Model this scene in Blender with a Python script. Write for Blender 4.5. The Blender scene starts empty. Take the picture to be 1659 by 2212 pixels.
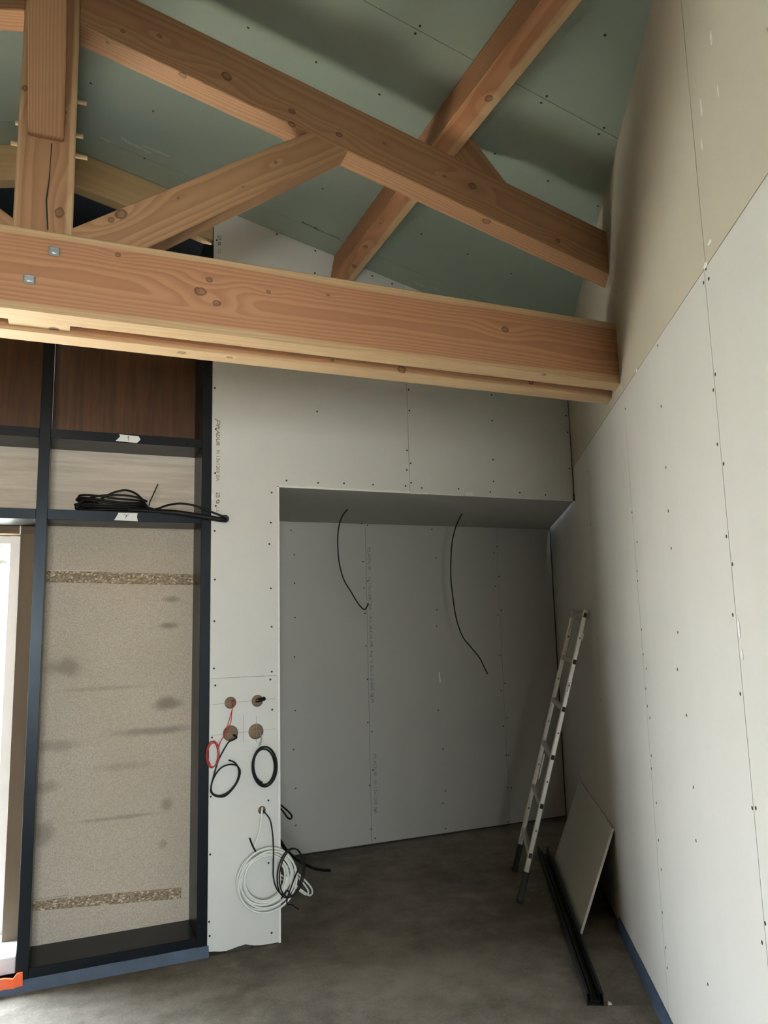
import bpy, bmesh, math, random
from mathutils import Vector, Matrix
random.seed(7)
C = bpy.context.scene.collection
S = bpy.context.scene

# ------------------------------------------------------------------ camera
def make_camera():
    yaw, pitch, roll = math.radians(22.82), math.radians(8.40), math.radians(-1.41)
    cy, sy, cp, sp = math.cos(yaw), math.sin(yaw), math.cos(pitch), math.sin(pitch)
    fwd = Vector((sy * cp, cy * cp, sp)); right = Vector((cy, -sy, 0)); up = right.cross(fwd)
    r = math.cos(roll) * right + math.sin(roll) * up
    u = -math.sin(roll) * right + math.cos(roll) * up
    m = Matrix((( r.x, u.x, -fwd.x, 0), (r.y, u.y, -fwd.y, 0), (r.z, u.z, -fwd.z, 1.6394), (0, 0, 0, 1)))
    cd = bpy.data.cameras.new('camera'); co = bpy.data.objects.new('camera', cd); C.objects.link(co)
    co.matrix_world = m
    cd.sensor_fit = 'VERTICAL'; cd.sensor_height = 36.0; cd.sensor_width = 27.0
    cd.lens = 1623.08 / 2212 * 36.0; cd.clip_start = 0.05
    S.camera = co
make_camera()

# ------------------------------------------------------------------ daylight
SKY = 1.0
def make_world():
    w = bpy.data.worlds.new('overcast_sky'); S.world = w; w.use_nodes = True
    nt = w.node_tree; nt.nodes.clear()
    tc = nt.nodes.new('ShaderNodeTexCoord'); sx = nt.nodes.new('ShaderNodeSeparateXYZ')
    nt.links.new(tc.outputs['Generated'], sx.inputs[0])
    rp = nt.nodes.new('ShaderNodeValToRGB'); e = rp.color_ramp.elements
    mp = nt.nodes.new('ShaderNodeMapRange'); mp.inputs[1].default_value = -1; mp.inputs[2].default_value = 1
    nt.links.new(sx.outputs[2], mp.inputs[0]); nt.links.new(mp.outputs[0], rp.inputs[0])
    e[0].position = 0.0; e[0].color = (0.92, 0.90, 0.86, 1)
    e[1].position = 1.0; e[1].color = (0.82, 0.95, 1.14, 1)
    a = rp.color_ramp.elements.new(0.47); a.color = (0.92, 0.90, 0.86, 1)
    b = rp.color_ramp.elements.new(0.53); b.color = (0.95, 1.0, 1.06, 1)
    bg = nt.nodes.new('ShaderNodeBackground'); bg.inputs[1].default_value = SKY * 32.0
    out = nt.nodes.new('ShaderNodeOutputWorld')
    nt.links.new(rp.outputs[0], bg.inputs[0]); nt.links.new(bg.outputs[0], out.inputs[0])
make_world()
def window_portal(name, loc, rot, sx, sy):
    ld = bpy.data.lights.new(name, 'AREA'); ld.shape = 'RECTANGLE'; ld.size = sx; ld.size_y = sy
    ld.cycles.is_portal = True
    o = bpy.data.objects.new(name, ld); C.objects.link(o); o.location = loc; o.rotation_euler = rot
    return o
window_portal('daylight_portal', (-1.34, 4.58, 1.15), (math.radians(-90), 0, 0), 2.06, 1.96)     # emits towards -Y
window_portal('daylight_portal', (-0.50, -3.58, 1.65), (math.radians(90), 0, 0), 1.50, 2.00)     # emits towards +Y
def make_sun():
    ld = bpy.data.lights.new('sun', 'SUN'); ld.energy = 380.0; ld.angle = math.radians(1.0); ld.color = (1.0, 0.95, 0.86)
    o = bpy.data.objects.new('sun', ld); C.objects.link(o); o.location = (6, 3, 9)
    d = Vector((-0.35, -0.05, -0.93)).normalized()                  # comes over the roof from the slanting wall's side
    o.rotation_euler = d.to_track_quat('-Z', 'Y').to_euler()
make_sun()
vs = S.view_settings
vs.view_transform = 'Standard'; vs.look = 'None'; vs.gamma = 1.0; vs.use_curve_mapping = False
vs.exposure = 0.30

# ------------------------------------------------------------------ helpers
def tag(o, label=None, cat=None, group=None, kind=None):
    if label: o['label'] = label
    if cat: o['category'] = cat
    if group: o['group'] = group
    if kind: o['kind'] = kind
    return o
def link(name, me, mat, parent=None):
    o = bpy.data.objects.new(name, me); C.objects.link(o)
    if mat and not me.materials: me.materials.append(mat)
    if parent is not None: o.parent = parent
    return o
def empty(name, loc=(0, 0, 0)):
    o = bpy.data.objects.new(name, None); C.objects.link(o); o.location = loc; o.empty_display_size = 0.1
    return o
def keep(o, parent):
    """parent o (given in world space) below an Empty that is moved but not rotated"""
    o.parent = parent; o.matrix_parent_inverse = Matrix.Translation(-Vector(parent.location))
    return o
def mesh(name, verts, faces):
    me = bpy.data.meshes.new(name); me.from_pydata([tuple(v) for v in verts], [], faces); me.update()
    bm = bmesh.new(); bm.from_mesh(me); bmesh.ops.recalc_face_normals(bm, faces=bm.faces); bm.to_mesh(me); bm.free()
    return me
def bevel(me, off, seg=1):
    bm = bmesh.new(); bm.from_mesh(me)
    bmesh.ops.bevel(bm, geom=list(bm.edges), offset=off, segments=seg, profile=0.5, affect='EDGES', clamp_overlap=True)
    bm.to_mesh(me); bm.free(); return me
def prism_mesh(name, a, b):
    """a, b: matching loops of 3D points"""
    n = len(a); f = [list(range(n))[::-1], [n + i for i in range(n)]]
    f += [[i, (i + 1) % n, n + (i + 1) % n, n + i] for i in range(n)]
    return mesh(name, list(a) + list(b), f)
def box(name, x0, x1, y0, y1, z0, z1, mat, parent=None, bev=0.0):
    a = [(x0, y0, z0), (x1, y0, z0), (x1, y0, z1), (x0, y0, z1)]; b = [(x, y1, z) for x, _, z in a]
    me = prism_mesh(name, a, b)
    if bev: bevel(me, bev)
    return link(name, me, mat, parent)
def boxes(name, lst, mat, parent=None):
    v, f = [], []
    for x0, x1, y0, y1, z0, z1 in lst:
        k = len(v)
        v += [(x0, y0, z0), (x1, y0, z0), (x1, y0, z1), (x0, y0, z1), (x0, y1, z0), (x1, y1, z0), (x1, y1, z1), (x0, y1, z1)]
        f += [[k, k+1, k+2, k+3], [k+7, k+6, k+5, k+4], [k, k+4, k+5, k+1], [k+3, k+2, k+6, k+7], [k, k+3, k+7, k+4], [k+1, k+5, k+6, k+2]]
    return link(name, mesh(name, v, f), mat, parent)
def timber(name, front, back, y0, y1, ang, org, mat, parent=None, bev=0.003):
    """prism between XZ loops at y0 and y1; local X runs along the grain"""
    R = Matrix.Rotation(-ang, 4, 'Y'); M = Matrix.Translation(Vector(org)) @ R; Mi = M.inverted()
    a = [Mi @ Vector((x, y0, z)) for x, z in front]; b = [Mi @ Vector((x, y1, z)) for x, z in (back or front)]
    me = prism_mesh(name, a, b)
    if bev: bevel(me, bev)
    o = link(name, me, mat)
    o.matrix_world = M
    if parent is not None: o.parent = parent; o.matrix_parent_inverse = parent.matrix_world.inverted() @ Matrix()
    return o
def smooth_path(pts, n=8):
    P = [Vector(p) for p in pts]
    if len(P) < 3: return P
    out = []
    for i in range(len(P) - 1):
        p0 = P[i - 1] if i else P[0] * 2 - P[1]; p1 = P[i]; p2 = P[i + 1]; p3 = P[i + 2] if i + 2 < len(P) else P[-1] * 2 - P[-2]
        for k in range(n):
            t = k / n
            out.append(0.5 * ((2 * p1) + (p2 - p0) * t + (2 * p0 - 5 * p1 + 4 * p2 - p3) * t * t + (3 * p1 - p0 - 3 * p2 + p3) * t ** 3))
    out.append(P[-1]); return out
def tube_mesh(name, paths, r, res=2, smooth=True):
    cu = bpy.data.curves.new(name, 'CURVE'); cu.dimensions = '3D'; cu.bevel_depth = r; cu.bevel_resolution = res; cu.use_fill_caps = True
    for pts in paths:
        q = smooth_path(pts) if smooth else [Vector(p) for p in pts]
        s = cu.splines.new('POLY'); s.points.add(len(q) - 1)
        for i, v in enumerate(q): s.points[i].co = (v.x, v.y, v.z, 1)
    t = bpy.data.objects.new(name, cu); C.objects.link(t)
    me = bpy.data.meshes.new_from_object(t.evaluated_get(bpy.context.evaluated_depsgraph_get()))
    bpy.data.objects.remove(t); bpy.data.curves.remove(cu)
    me.name = name
    for p in me.polygons: p.use_smooth = True
    return me
def plate_mesh(name, outline, holes, t):
    """2D outline with round holes, extruded t; local XY plane, from z=0 to z=t"""
    cu = bpy.data.curves.new(name, 'CURVE'); cu.dimensions = '2D'; cu.fill_mode = 'BOTH'; cu.extrude = t / 2
    for loop in [outline] + [[(x + r * math.cos(a * math.tau / 28), y + r * math.sin(a * math.tau / 28)) for a in range(28)] for x, y, r in holes]:
        s = cu.splines.new('POLY'); s.points.add(len(loop) - 1); s.use_cyclic_u = True
        for i, (x, y) in enumerate(loop): s.points[i].co = (x, y, 0, 1)
    o = bpy.data.objects.new(name, cu); C.objects.link(o)
    me = bpy.data.meshes.new_from_object(o.evaluated_get(bpy.context.evaluated_depsgraph_get()))
    bpy.data.objects.remove(o); bpy.data.curves.remove(cu)
    for v in me.vertices: v.co.z += t / 2
    me.name = name; return me
def text_mesh(name, body, size, shear=0.0, bold=0.0, width=None):
    cu = bpy.data.curves.new(name, 'FONT'); cu.body = body; cu.size = size; cu.shear = shear; cu.offset = bold; cu.resolution_u = 3
    cu.extrude = 0.0002
    o = bpy.data.objects.new(name, cu); C.objects.link(o)
    me = bpy.data.meshes.new_from_object(o.evaluated_get(bpy.context.evaluated_depsgraph_get()))
    bpy.data.objects.remove(o); bpy.data.curves.remove(cu)
    xs = [v.co.x for v in me.vertices]; k = width / (max(xs) - min(xs)) if width else 1.0; x0 = min(xs)
    for v in me.vertices: v.co.x = (v.co.x - x0) * k
    me.name = name; return me
def loop_pts(c, rx, rz, turns, y0, y1, j=0.0, start=0.0, n=20, tilt=0.0, rin=1.0):
    pts = []
    N = int(turns * n); ph = [random.uniform(0, 6.28) for _ in range(4)]
    for i in range(N + 1):
        a = start + i / n * math.tau; t = i / max(N, 1)
        k = 1 - (1 - rin) * (0.5 + 0.5 * math.sin(i / n * 2.4 + ph[0])) + j * math.sin(a * 0.63 + ph[1])
        x = rx * k * math.cos(a); z = rz * k * math.sin(a)
        ox = j * rx * math.sin(a * 0.31 + ph[2]); oz = j * rz * math.sin(a * 0.27 + ph[3])
        pts.append((c[0] + x * math.cos(tilt) - z * math.sin(tilt) + ox, y0 + (y1 - y0) * t, c[2] + x * math.sin(tilt) + z * math.cos(tilt) + oz))
    return pts

# ------------------------------------------------------------------ materials
class NT:
    def __init__(s, name):
        s.m = bpy.data.materials.new(name); s.m.use_nodes = True; s.t = s.m.node_tree; s.b = s.t.nodes['Principled BSDF']
    def n(s, k, **kw):
        o = s.t.nodes.new('ShaderNode' + k)
        for a, v in kw.items(): setattr(o, a, v)
        return o
    def l(s, a, b): s.t.links.new(a, b)
    def put(s, sock, v):
        if isinstance(v, bpy.types.NodeSocket): s.l(v, sock)
        else: sock.default_value = v
    def math(s, op, a, b=None, c=None, clamp=False):
        o = s.n('Math', operation=op, use_clamp=clamp)
        for i, v in enumerate((a, b, c)):
            if v is not None: s.put(o.inputs[i], v)
        return o.outputs[0]
    def obj(s): return s.n('TexCoord').outputs['Object']
    def mapped(s, vec, scale=(1, 1, 1), loc=(0, 0, 0)):
        o = s.n('Mapping'); s.l(vec, o.inputs[0]); o.inputs['Scale'].default_value = scale
        s.put(o.inputs['Location'], loc); return o.outputs[0]
    def noise(s, vec, scale=1.0, detail=3.0, rough=0.5, dist=0.0):
        o = s.n('TexNoise'); s.l(vec, o.inputs['Vector']); o.inputs['Scale'].default_value = scale
        o.inputs['Detail'].default_value = detail; o.inputs['Roughness'].default_value = rough; o.inputs['Distortion'].default_value = dist
        return o.outputs[0]
    def step(s, v, lo, hi):
        o = s.n('MapRange', interpolation_type='SMOOTHSTEP'); s.put(o.inputs[0], v)
        o.inputs[1].default_value = lo; o.inputs[2].default_value = hi; return o.outputs[0]
    def mix(s, f, a, b, mode='MIX'):
        o = s.n('Mix', data_type='RGBA', blend_type=mode); s.put(o.inputs[0], f)
        s.put(o.inputs[6], a if isinstance(a, bpy.types.NodeSocket) else (*a, 1)); s.put(o.inputs[7], b if isinstance(b, bpy.types.NodeSocket) else (*b, 1))
        return o.outputs[2]
    def bump(s, h, strength=0.2, dist=0.002):
        o = s.n('Bump'); o.inputs['Strength'].default_value = strength; o.inputs['Distance'].default_value = dist
        s.l(h, o.inputs['Height']); s.l(o.outputs[0], s.b.inputs['Normal'])
    def col(s, v): s.put(s.b.inputs['Base Color'], v if isinstance(v, bpy.types.NodeSocket) else (*v, 1))
    def set(s, rough=0.6, metal=0.0, spec=None):
        s.put(s.b.inputs['Roughness'], rough); s.b.inputs['Metallic'].default_value = metal
        if spec is not None: s.b.inputs['Specular IOR Level'].default_value = spec
        return s.m
def plain(name, col, rough=0.6, metal=0.0, spec=None, var=0.08, scale=20):
    m = NT(name); o = m.obj(); n = m.noise(o, scale, 3)
    m.col(m.mix(n, tuple(c * (1 - var) for c in col), tuple(min(1, c * (1 + var)) for c in col)))
    return m.set(rough, metal, spec)

def wood(name, early=(0.40, 0.215, 0.112), late=(0.265, 0.118, 0.052), sap=(0.55, 0.39, 0.22), freq=62.0, pith=(0.09, 0.0),
         sap_edge=None, knots=(), auto_knots=True, contrast=0.75, wander=0.035, rough=0.62, sap_y=None):
    """sawn softwood: growth rings about a pith line, bent round the knots"""
    m = NT(name); o = m.obj(); rnd = m.n('ObjectInfo').outputs['Random']
    off = m.n('CombineXYZ'); m.l(m.math('MULTIPLY', rnd, 37.0), off.inputs[0]); m.l(m.math('MULTIPLY', rnd, 11.0), off.inputs[1])
    v = m.n('VectorMath', operation='ADD'); m.l(o, v.inputs[0]); m.l(off.outputs[0], v.inputs[1]); vr = v.outputs[0]
    sx = m.n('SeparateXYZ'); m.l(o, sx.inputs[0]); X, Yy, Z = sx.outputs
    low = m.noise(m.mapped(vr, (0.9, 3.0, 3.0)), 1.0, 2)
    d1 = m.math('MULTIPLY', m.math('SUBTRACT', low, 0.5), wander * 2)
    warp, dark = None, None
    if auto_knots:
        vo = m.n('TexVoronoi'); vo.inputs['Scale'].default_value = 1.0; vo.inputs['Randomness'].default_value = 1.0
        m.l(m.mapped(vr, (2.1, 5.5, 5.5)), vo.inputs['Vector']); d = vo.outputs['Distance']
        warp = m.math('MULTIPLY', m.step(d, 0.42, 0.0), 0.022); dark = m.step(d, 0.115, 0.085)
    for kx, ky, kz, kr in knots:
        q = m.n('VectorMath', operation='SUBTRACT'); m.l(o, q.inputs[0]); q.inputs[1].default_value = (kx, ky, kz)
        q2 = m.n('VectorMath', operation='MULTIPLY'); m.l(q.outputs[0], q2.inputs[0]); q2.inputs[1].default_value = (0.8, 1, 1)
        ln = m.n('VectorMath', operation='LENGTH'); m.l(q2.outputs[0], ln.inputs[0])
        ln_ = m.math('ADD', ln.outputs['Value'], m.math('MULTIPLY', m.math('SUBTRACT', m.noise(o, 60, 2), 0.5), kr * 0.7))
        q3 = m.n('VectorMath', operation='MULTIPLY'); m.l(q.outputs[0], q3.inputs[0]); q3.inputs[1].default_value = (0.28, 1, 1)
        l3 = m.n('VectorMath', operation='LENGTH'); m.l(q3.outputs[0], l3.inputs[0])
        w1 = m.math('MULTIPLY', m.step(l3.outputs['Value'], kr * 4.2, 0.0), kr * 1.1)
        k1 = m.math('ADD', m.math('MULTIPLY', m.step(ln_, kr, kr * 0.75), 0.55), m.math('MULTIPLY', m.math('SUBTRACT', m.step(ln_, kr * 1.15, kr * 0.95), m.step(ln_, kr * 0.85, kr * 0.6)), 0.6))
        warp = w1 if warp is None else m.math('ADD', warp, w1)
        dark = k1 if dark is None else m.math('MAXIMUM', dark, k1)
    zz = m.math('ADD', m.math('SUBTRACT', Z, pith[1]), d1)
    yy = m.math('SUBTRACT', Yy, pith[0])
    r = m.math('SQRT', m.math('ADD', m.math('MULTIPLY', zz, zz), m.math('MULTIPLY', yy, yy)))
    r = m.math('ADD', r, m.math('MULTIPLY', m.math('SUBTRACT', m.noise(m.mapped(vr, (3, 14, 14)), 1.0, 3), 0.5), 0.007))
    if warp is not None: r = m.math('ADD', r, warp)
    s1 = m.math('FRACT', m.math('MULTIPLY', r, freq))
    ring = m.math('MULTIPLY', m.step(s1, 0.15, 0.85), m.step(s1, 1.0, 0.88))
    fib = m.noise(m.mapped(vr, (4, 260, 260)), 1.0, 2)
    f = m.math('MULTIPLY', ring, contrast)
    c = m.mix(f, early, late)
    if sap_edge:
        az = m.math('ADD', m.math('ABSOLUTE', Z), m.math('MULTIPLY', m.math('SUBTRACT', low, 0.5), 0.045))
        ms = m.step(az, sap_edge - 0.006, sap_edge + 0.006)
        c = m.mix(ms, c, m.mix(m.math('MULTIPLY', f, 0.35), sap, late))
    if sap_y is not None:
        ay = m.math('ADD', Yy, m.math('MULTIPLY', m.math('SUBTRACT', low, 0.5), 0.05))
        c = m.mix(m.step(ay, sap_y - 0.006, sap_y + 0.006), c, m.mix(m.math('MULTIPLY', f, 0.45), sap, late))
    c = m.mix(m.math('MULTIPLY', fib, 0.30), c, tuple(a * 0.55 for a in early))
    big = m.noise(m.mapped(vr, (1.5, 6, 6)), 1.0, 3)
    c = m.mix(m.math('MULTIPLY', big, 0.35), c, m.mix(0.5, early, sap))
    if dark is not None: c = m.mix(m.math('MULTIPLY', dark, 0.85, clamp=True), c, (0.085, 0.04, 0.02))
    m.col(c); m.bump(m.math('ADD', ring, fib), 0.10, 0.0012)
    return m.set(rough, spec=0.3)

def board_mat(name, col, streak=0.05):
    m = NT(name); o = m.obj()
    big = m.noise(o, 1.3, 4); fine = m.noise(o, 130, 3, 0.7); st = m.noise(m.mapped(o, (7, 7, 0.5)), 1.0, 2)
    f = m.math('ADD', m.math('MULTIPLY', m.math('SUBTRACT', big, 0.5), 0.16), m.math('MULTIPLY', m.math('SUBTRACT', fine, 0.5), 0.16))
    f = m.math('ADD', f, m.math('MULTIPLY', m.math('SUBTRACT', st, 0.5), streak * 2))
    f = m.math('ADD', f, 0.5, clamp=True)
    c = m.mix(f, tuple(a * 0.72 for a in col), tuple(min(1, a * 1.26) for a in col))
    sc = m.step(m.noise(m.mapped(o, (3.1, 2.3, 5.0)), 1.4, 5, 0.65), 0.70, 0.76)
    c = m.mix(m.math('MULTIPLY', sc, 0.14), c, tuple(min(1, a * 1.35) for a in col))
    m.col(c); m.bump(fine, 0.06, 0.0006)
    return m.set(0.85, spec=0.15)
M = {}
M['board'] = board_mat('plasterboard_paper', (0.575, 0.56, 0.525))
M['board_front'] = board_mat('plasterboard_paper_lit', (0.67, 0.675, 0.645))  # same board, paler and cooler: stronger daylight on the front wall put into colour
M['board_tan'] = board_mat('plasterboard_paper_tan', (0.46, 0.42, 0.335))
M['board_niche'] = board_mat('plasterboard_paper_shaded', (0.505, 0.495, 0.455))  # same board, darker: part of the niche shade put into colour
M['board_green'] = board_mat('moisture_board_green', (0.315, 0.375, 0.315), 0.02)
M['gypsum'] = plain('gypsum_core_white', (0.80, 0.79, 0.76), 0.9, var=0.1, scale=60)
M['screw'] = plain('phosphated_screw_black', (0.012, 0.012, 0.012), 0.5)
M['backing'] = plain('dark_wall_backing', (0.05, 0.045, 0.04), 0.9)
M['membrane'] = plain('black_membrane', (0.004, 0.004, 0.0045), 0.9, spec=0.1)
def floor_mat():
    m = NT('cement_screed'); o = m.obj()
    a = m.noise(o, 0.9, 5, 0.6); b = m.noise(o, 6, 5, 0.65); c = m.noise(o, 90, 3)
    f = m.math('ADD', m.math('MULTIPLY', a, 0.55), m.math('ADD', m.math('MULTIPLY', b, 0.33), m.math('MULTIPLY', c, 0.14)))
    col = m.mix(m.step(f, 0.38, 0.66), (0.11, 0.093, 0.070), (0.275, 0.243, 0.20))
    dust = m.step(m.noise(m.mapped(o, (2.0, 5.0, 1)), 1.6, 6, 0.7), 0.60, 0.74)
    col = m.mix(m.math('MULTIPLY', dust, 0.35), col, (0.44, 0.40, 0.33))
    m.col(col); m.bump(m.math('ADD', b, m.math('MULTIPLY', c, 0.3)), 0.35, 0.006)
    return m.set(0.8, spec=0.25)
M['floor'] = floor_mat()
M['osb'] = plain('brown_chipboard_wall', (0.20, 0.135, 0.075), 0.85, var=0.3, scale=25)
def steel_mat():
    m = NT('black_painted_steel'); o = m.obj(); n = m.noise(m.mapped(o, (6, 6, 2)), 1.5, 4)
    m.col(m.mix(n, (0.005, 0.0055, 0.0068), (0.010, 0.011, 0.013)))
    m.put(m.b.inputs['Roughness'], m.math('ADD', m.math('MULTIPLY', n, 0.12), 0.27))
    m.b.inputs['Specular IOR Level'].default_value = 0.22; m.b.inputs['Specular Tint'].default_value = (0.72, 0.86, 1.0, 1)
    return m.m
M['steel'] = steel_mat()
def chip_mat():
    m = NT('pale_chipboard'); o = m.obj()
    a = m.noise(o, 150, 3, 0.75); b = m.noise(o, 2.0, 4)
    c = m.mix(m.step(a, 0.28, 0.72), (0.38, 0.325, 0.255), (0.57, 0.51, 0.425))
    c = m.mix(m.math('MULTIPLY', m.step(b, 0.4, 0.7), 0.25), c, (0.36, 0.30, 0.22))
    fl = m.step(m.noise(m.mapped(o, (90, 90, 160)), 1.0, 2), 0.68, 0.74); c = m.mix(m.math('MULTIPLY', fl, 0.6), c, (0.66, 0.60, 0.49))
    sx = m.n('SeparateXYZ'); m.l(o, sx.inputs[0]); wob = m.noise(o, 14, 4, 0.7); tot = None
    # old glue and dirt marks: x, z, half width, half height, strength
    for x, z, w, h, q in ((0.54, 1.80, 0.045, 0.018, 0.55), (0.52, 1.655, 0.05, 0.018, 0.7), (0.52, 1.23, 0.07, 0.035, 0.75), (0.46, 1.09, 0.20, 0.022, 0.6), (0.53, 0.70, 0.03, 0.03, 0.5), (0.51, 0.50, 0.022, 0.022, 0.4),
                          (0.00, 1.45, 0.08, 0.05, 0.6), (-0.03, 1.05, 0.10, 0.03, 0.45), (0.28, 0.66, 0.20, 0.010, 0.45), (-0.08, 0.62, 0.05, 0.06, 0.6), (0.20, 1.33, 0.22, 0.012, 0.3), (-0.08, 0.85, 0.06, 0.03, 0.4), (0.3, 0.92, 0.14, 0.02, 0.3)):
        dx = m.math('DIVIDE', m.math('SUBTRACT', sx.outputs[0], x), w); dz = m.math('DIVIDE', m.math('SUBTRACT', sx.outputs[2], z), h)
        d = m.math('SQRT', m.math('ADD', m.math('MULTIPLY', dx, dx), m.math('MULTIPLY', dz, dz)))
        k = m.math('MULTIPLY', m.step(m.math('ADD', d, m.math('MULTIPLY', m.math('SUBTRACT', wob, 0.5), 1.6)), 1.5, 0.3), q)
        tot = k if tot is None else m.math('MAXIMUM', tot, k)
    c = m.mix(tot, c, (0.20, 0.165, 0.13))
    m.col(c); return m.set(0.8, spec=0.2)
M['chip'] = chip_mat()
def flake_mat():
    m = NT('flaked_board_strip'); o = m.obj()
    v = m.n('TexVoronoi'); v.inputs['Scale'].default_value = 1.0; m.l(m.mapped(o, (110, 110, 170)), v.inputs['Vector'])
    sx = m.n('SeparateColor'); m.l(v.outputs['Color'], sx.inputs[0])
    c = m.mix(sx.outputs[0], (0.15, 0.11, 0.07), (0.40, 0.31, 0.205))
    c = m.mix(m.math('MULTIPLY', m.step(sx.outputs[1], 0.86, 0.92), 0.8), c, (0.70, 0.60, 0.42))
    m.col(c); m.bump(sx.outputs[0], 0.5, 0.003); return m.set(0.8)
M['flake'] = flake_mat()
def laminate(name, a, b, horiz=True):
    m = NT(name); o = m.obj()
    g = m.noise(m.mapped(o, (2.2, 30, 34) if horiz else (34, 30, 1.6)), 1.0, 5, 0.6, 0.6)
    h = m.noise(m.mapped(o, (14, 200, 220) if horiz else (220, 200, 10)), 1.0, 2)
    c = m.mix(m.step(m.math('ADD', m.math('MULTIPLY', g, 0.8), m.math('MULTIPLY', h, 0.2)), 0.3, 0.7), a, b)
    m.col(c); return m.set(0.55, spec=0.35)
M['lam_light'] = laminate('pale_oak_laminate', (0.49, 0.425, 0.345), (0.66, 0.59, 0.495))
M['lam_brown'] = laminate('brown_wood_laminate', (0.062, 0.027, 0.011), (0.105, 0.048, 0.019), False)
M['blue'] = plain('blue_edge_foil', (0.045, 0.070, 0.115), 0.62, var=0.35, scale=14)
M['orange'] = plain('orange_tape', (0.85, 0.13, 0.03), 0.5, var=0.15, scale=30)
M['white_paint'] = plain('white_window_paint', (0.74, 0.75, 0.76), 0.45, var=0.05, scale=8)
M['cable_black'] = plain('black_cable_sheath', (0.008, 0.008, 0.008), 0.5, spec=0.25)
M['cable_white'] = plain('white_cable_sheath', (0.78, 0.80, 0.74), 0.45)
M['cable_red'] = plain('red_wire_sheath', (0.42, 0.028, 0.022), 0.4)
M['cable_grey'] = plain('grey_cable_core', (0.30, 0.31, 0.32), 0.4)
M['alu'] = plain('dull_aluminium', (0.62, 0.60, 0.55), 0.38, 0.9, var=0.12, scale=35)
M['rubber'] = plain('dark_rubber', (0.02, 0.02, 0.018), 0.6)
M['zinc'] = plain('galvanised_steel', (0.60, 0.64, 0.66), 0.35, 0.85, var=0.2, scale=60)
M['dark_steel'] = plain('dark_steel_profile', (0.018, 0.02, 0.02), 0.5, 0.3)
M['tape'] = plain('white_paper_tape', (0.74, 0.76, 0.77), 0.7, var=0.04)
M['ink'] = plain('pencil_ink', (0.05, 0.05, 0.06), 0.7)
M['print_green'] = plain('grey_green_print', (0.22, 0.225, 0.14), 0.9)
M['print_grey'] = plain('grey_print', (0.24, 0.235, 0.225), 0.9)
M['pencil'] = plain('pencil_line', (0.30, 0.285, 0.26), 0.9)
M['stud_wood'] = wood('weathered_stud_wood', (0.155, 0.105, 0.062), (0.085, 0.052, 0.03), (0.19, 0.14, 0.09), 70, (0.05, 0.0))
M['gable_wood'] = wood('pale_gable_wood', (0.52, 0.385, 0.205), (0.42, 0.285, 0.14), (0.60, 0.46, 0.26), 60, (0.1, 0.02), contrast=0.4)
M['truss'] = wood('douglas_fir', freq=95, pith=(0.085, 0.01), wander=0.03)
M['rafter'] = wood('douglas_fir_rafter', freq=95, pith=(0.085, 0.01), wander=0.03, auto_knots=False, knots=[(-0.600, -0.055, -0.033, 0.017), (-0.323, -0.055, -0.049, 0.012), (-0.111, -0.055, -0.052, 0.012), (0.522, -0.055, 0.006, 0.015), (0.383, -0.055, -0.012, 0.006), (1.000, -0.055, -0.060, 0.01), (-0.875, -0.055, 0.001, 0.008), (-1.000, -0.055, -0.052, 0.007), (0.085, -0.055, 0.006, 0.005), (-0.755, -0.043, -0.107, 0.013), (0.636, -0.024, -0.107, 0.017), (-0.308, -0.052, -0.107, 0.012), (-1.040, -0.030, -0.107, 0.006)])
M['strut'] = wood('douglas_fir_strut', early=(0.42, 0.24, 0.125), freq=85, pith=(0.07, 0.02), wander=0.04, auto_knots=False, knots=[(-0.402, -0.053, 0.069, 0.018), (-0.447, -0.053, 0.064, 0.01), (0.265, -0.053, 0.019, 0.007), (0.081, -0.053, -0.017, 0.004), (-0.177, -0.053, 0.041, 0.004)])
M['post'] = wood('douglas_fir_post', freq=100, pith=(0.06, 0.0), wander=0.03, auto_knots=False)
M['king'] = wood('douglas_fir_king_post', freq=90, pith=(0.06, 0.0), wander=0.03, auto_knots=False, knots=[(-0.297, -0.055, -0.051, 0.016), (0.152, -0.055, 0.078, 0.01), (0.093, -0.055, -0.056, 0.006)], sap_edge=0.080)
M['purlin'] = wood('douglas_fir_purlin', early=(0.44, 0.215, 0.105), late=(0.30, 0.105, 0.042), freq=62, pith=(0.03, 0.10), wander=0.045, auto_knots=False, sap_y=0.008, knots=[(2.337, -0.003, -0.086, 0.015), (1.985, 0.056, -0.099, 0.01), (3.857, -0.012, -0.084, 0.014), (3.629, -0.031, -0.079, 0.013), (3.376, -0.046, -0.076, 0.006), (1.981, 0.072, -0.102, 0.006)])
M['peg'] = plain('pale_oak_peg', (0.50, 0.37, 0.20), 0.6)
M['cavity'] = plain('brown_cavity_board', (0.30, 0.20, 0.115), 0.85, var=0.3, scale=25)

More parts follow.
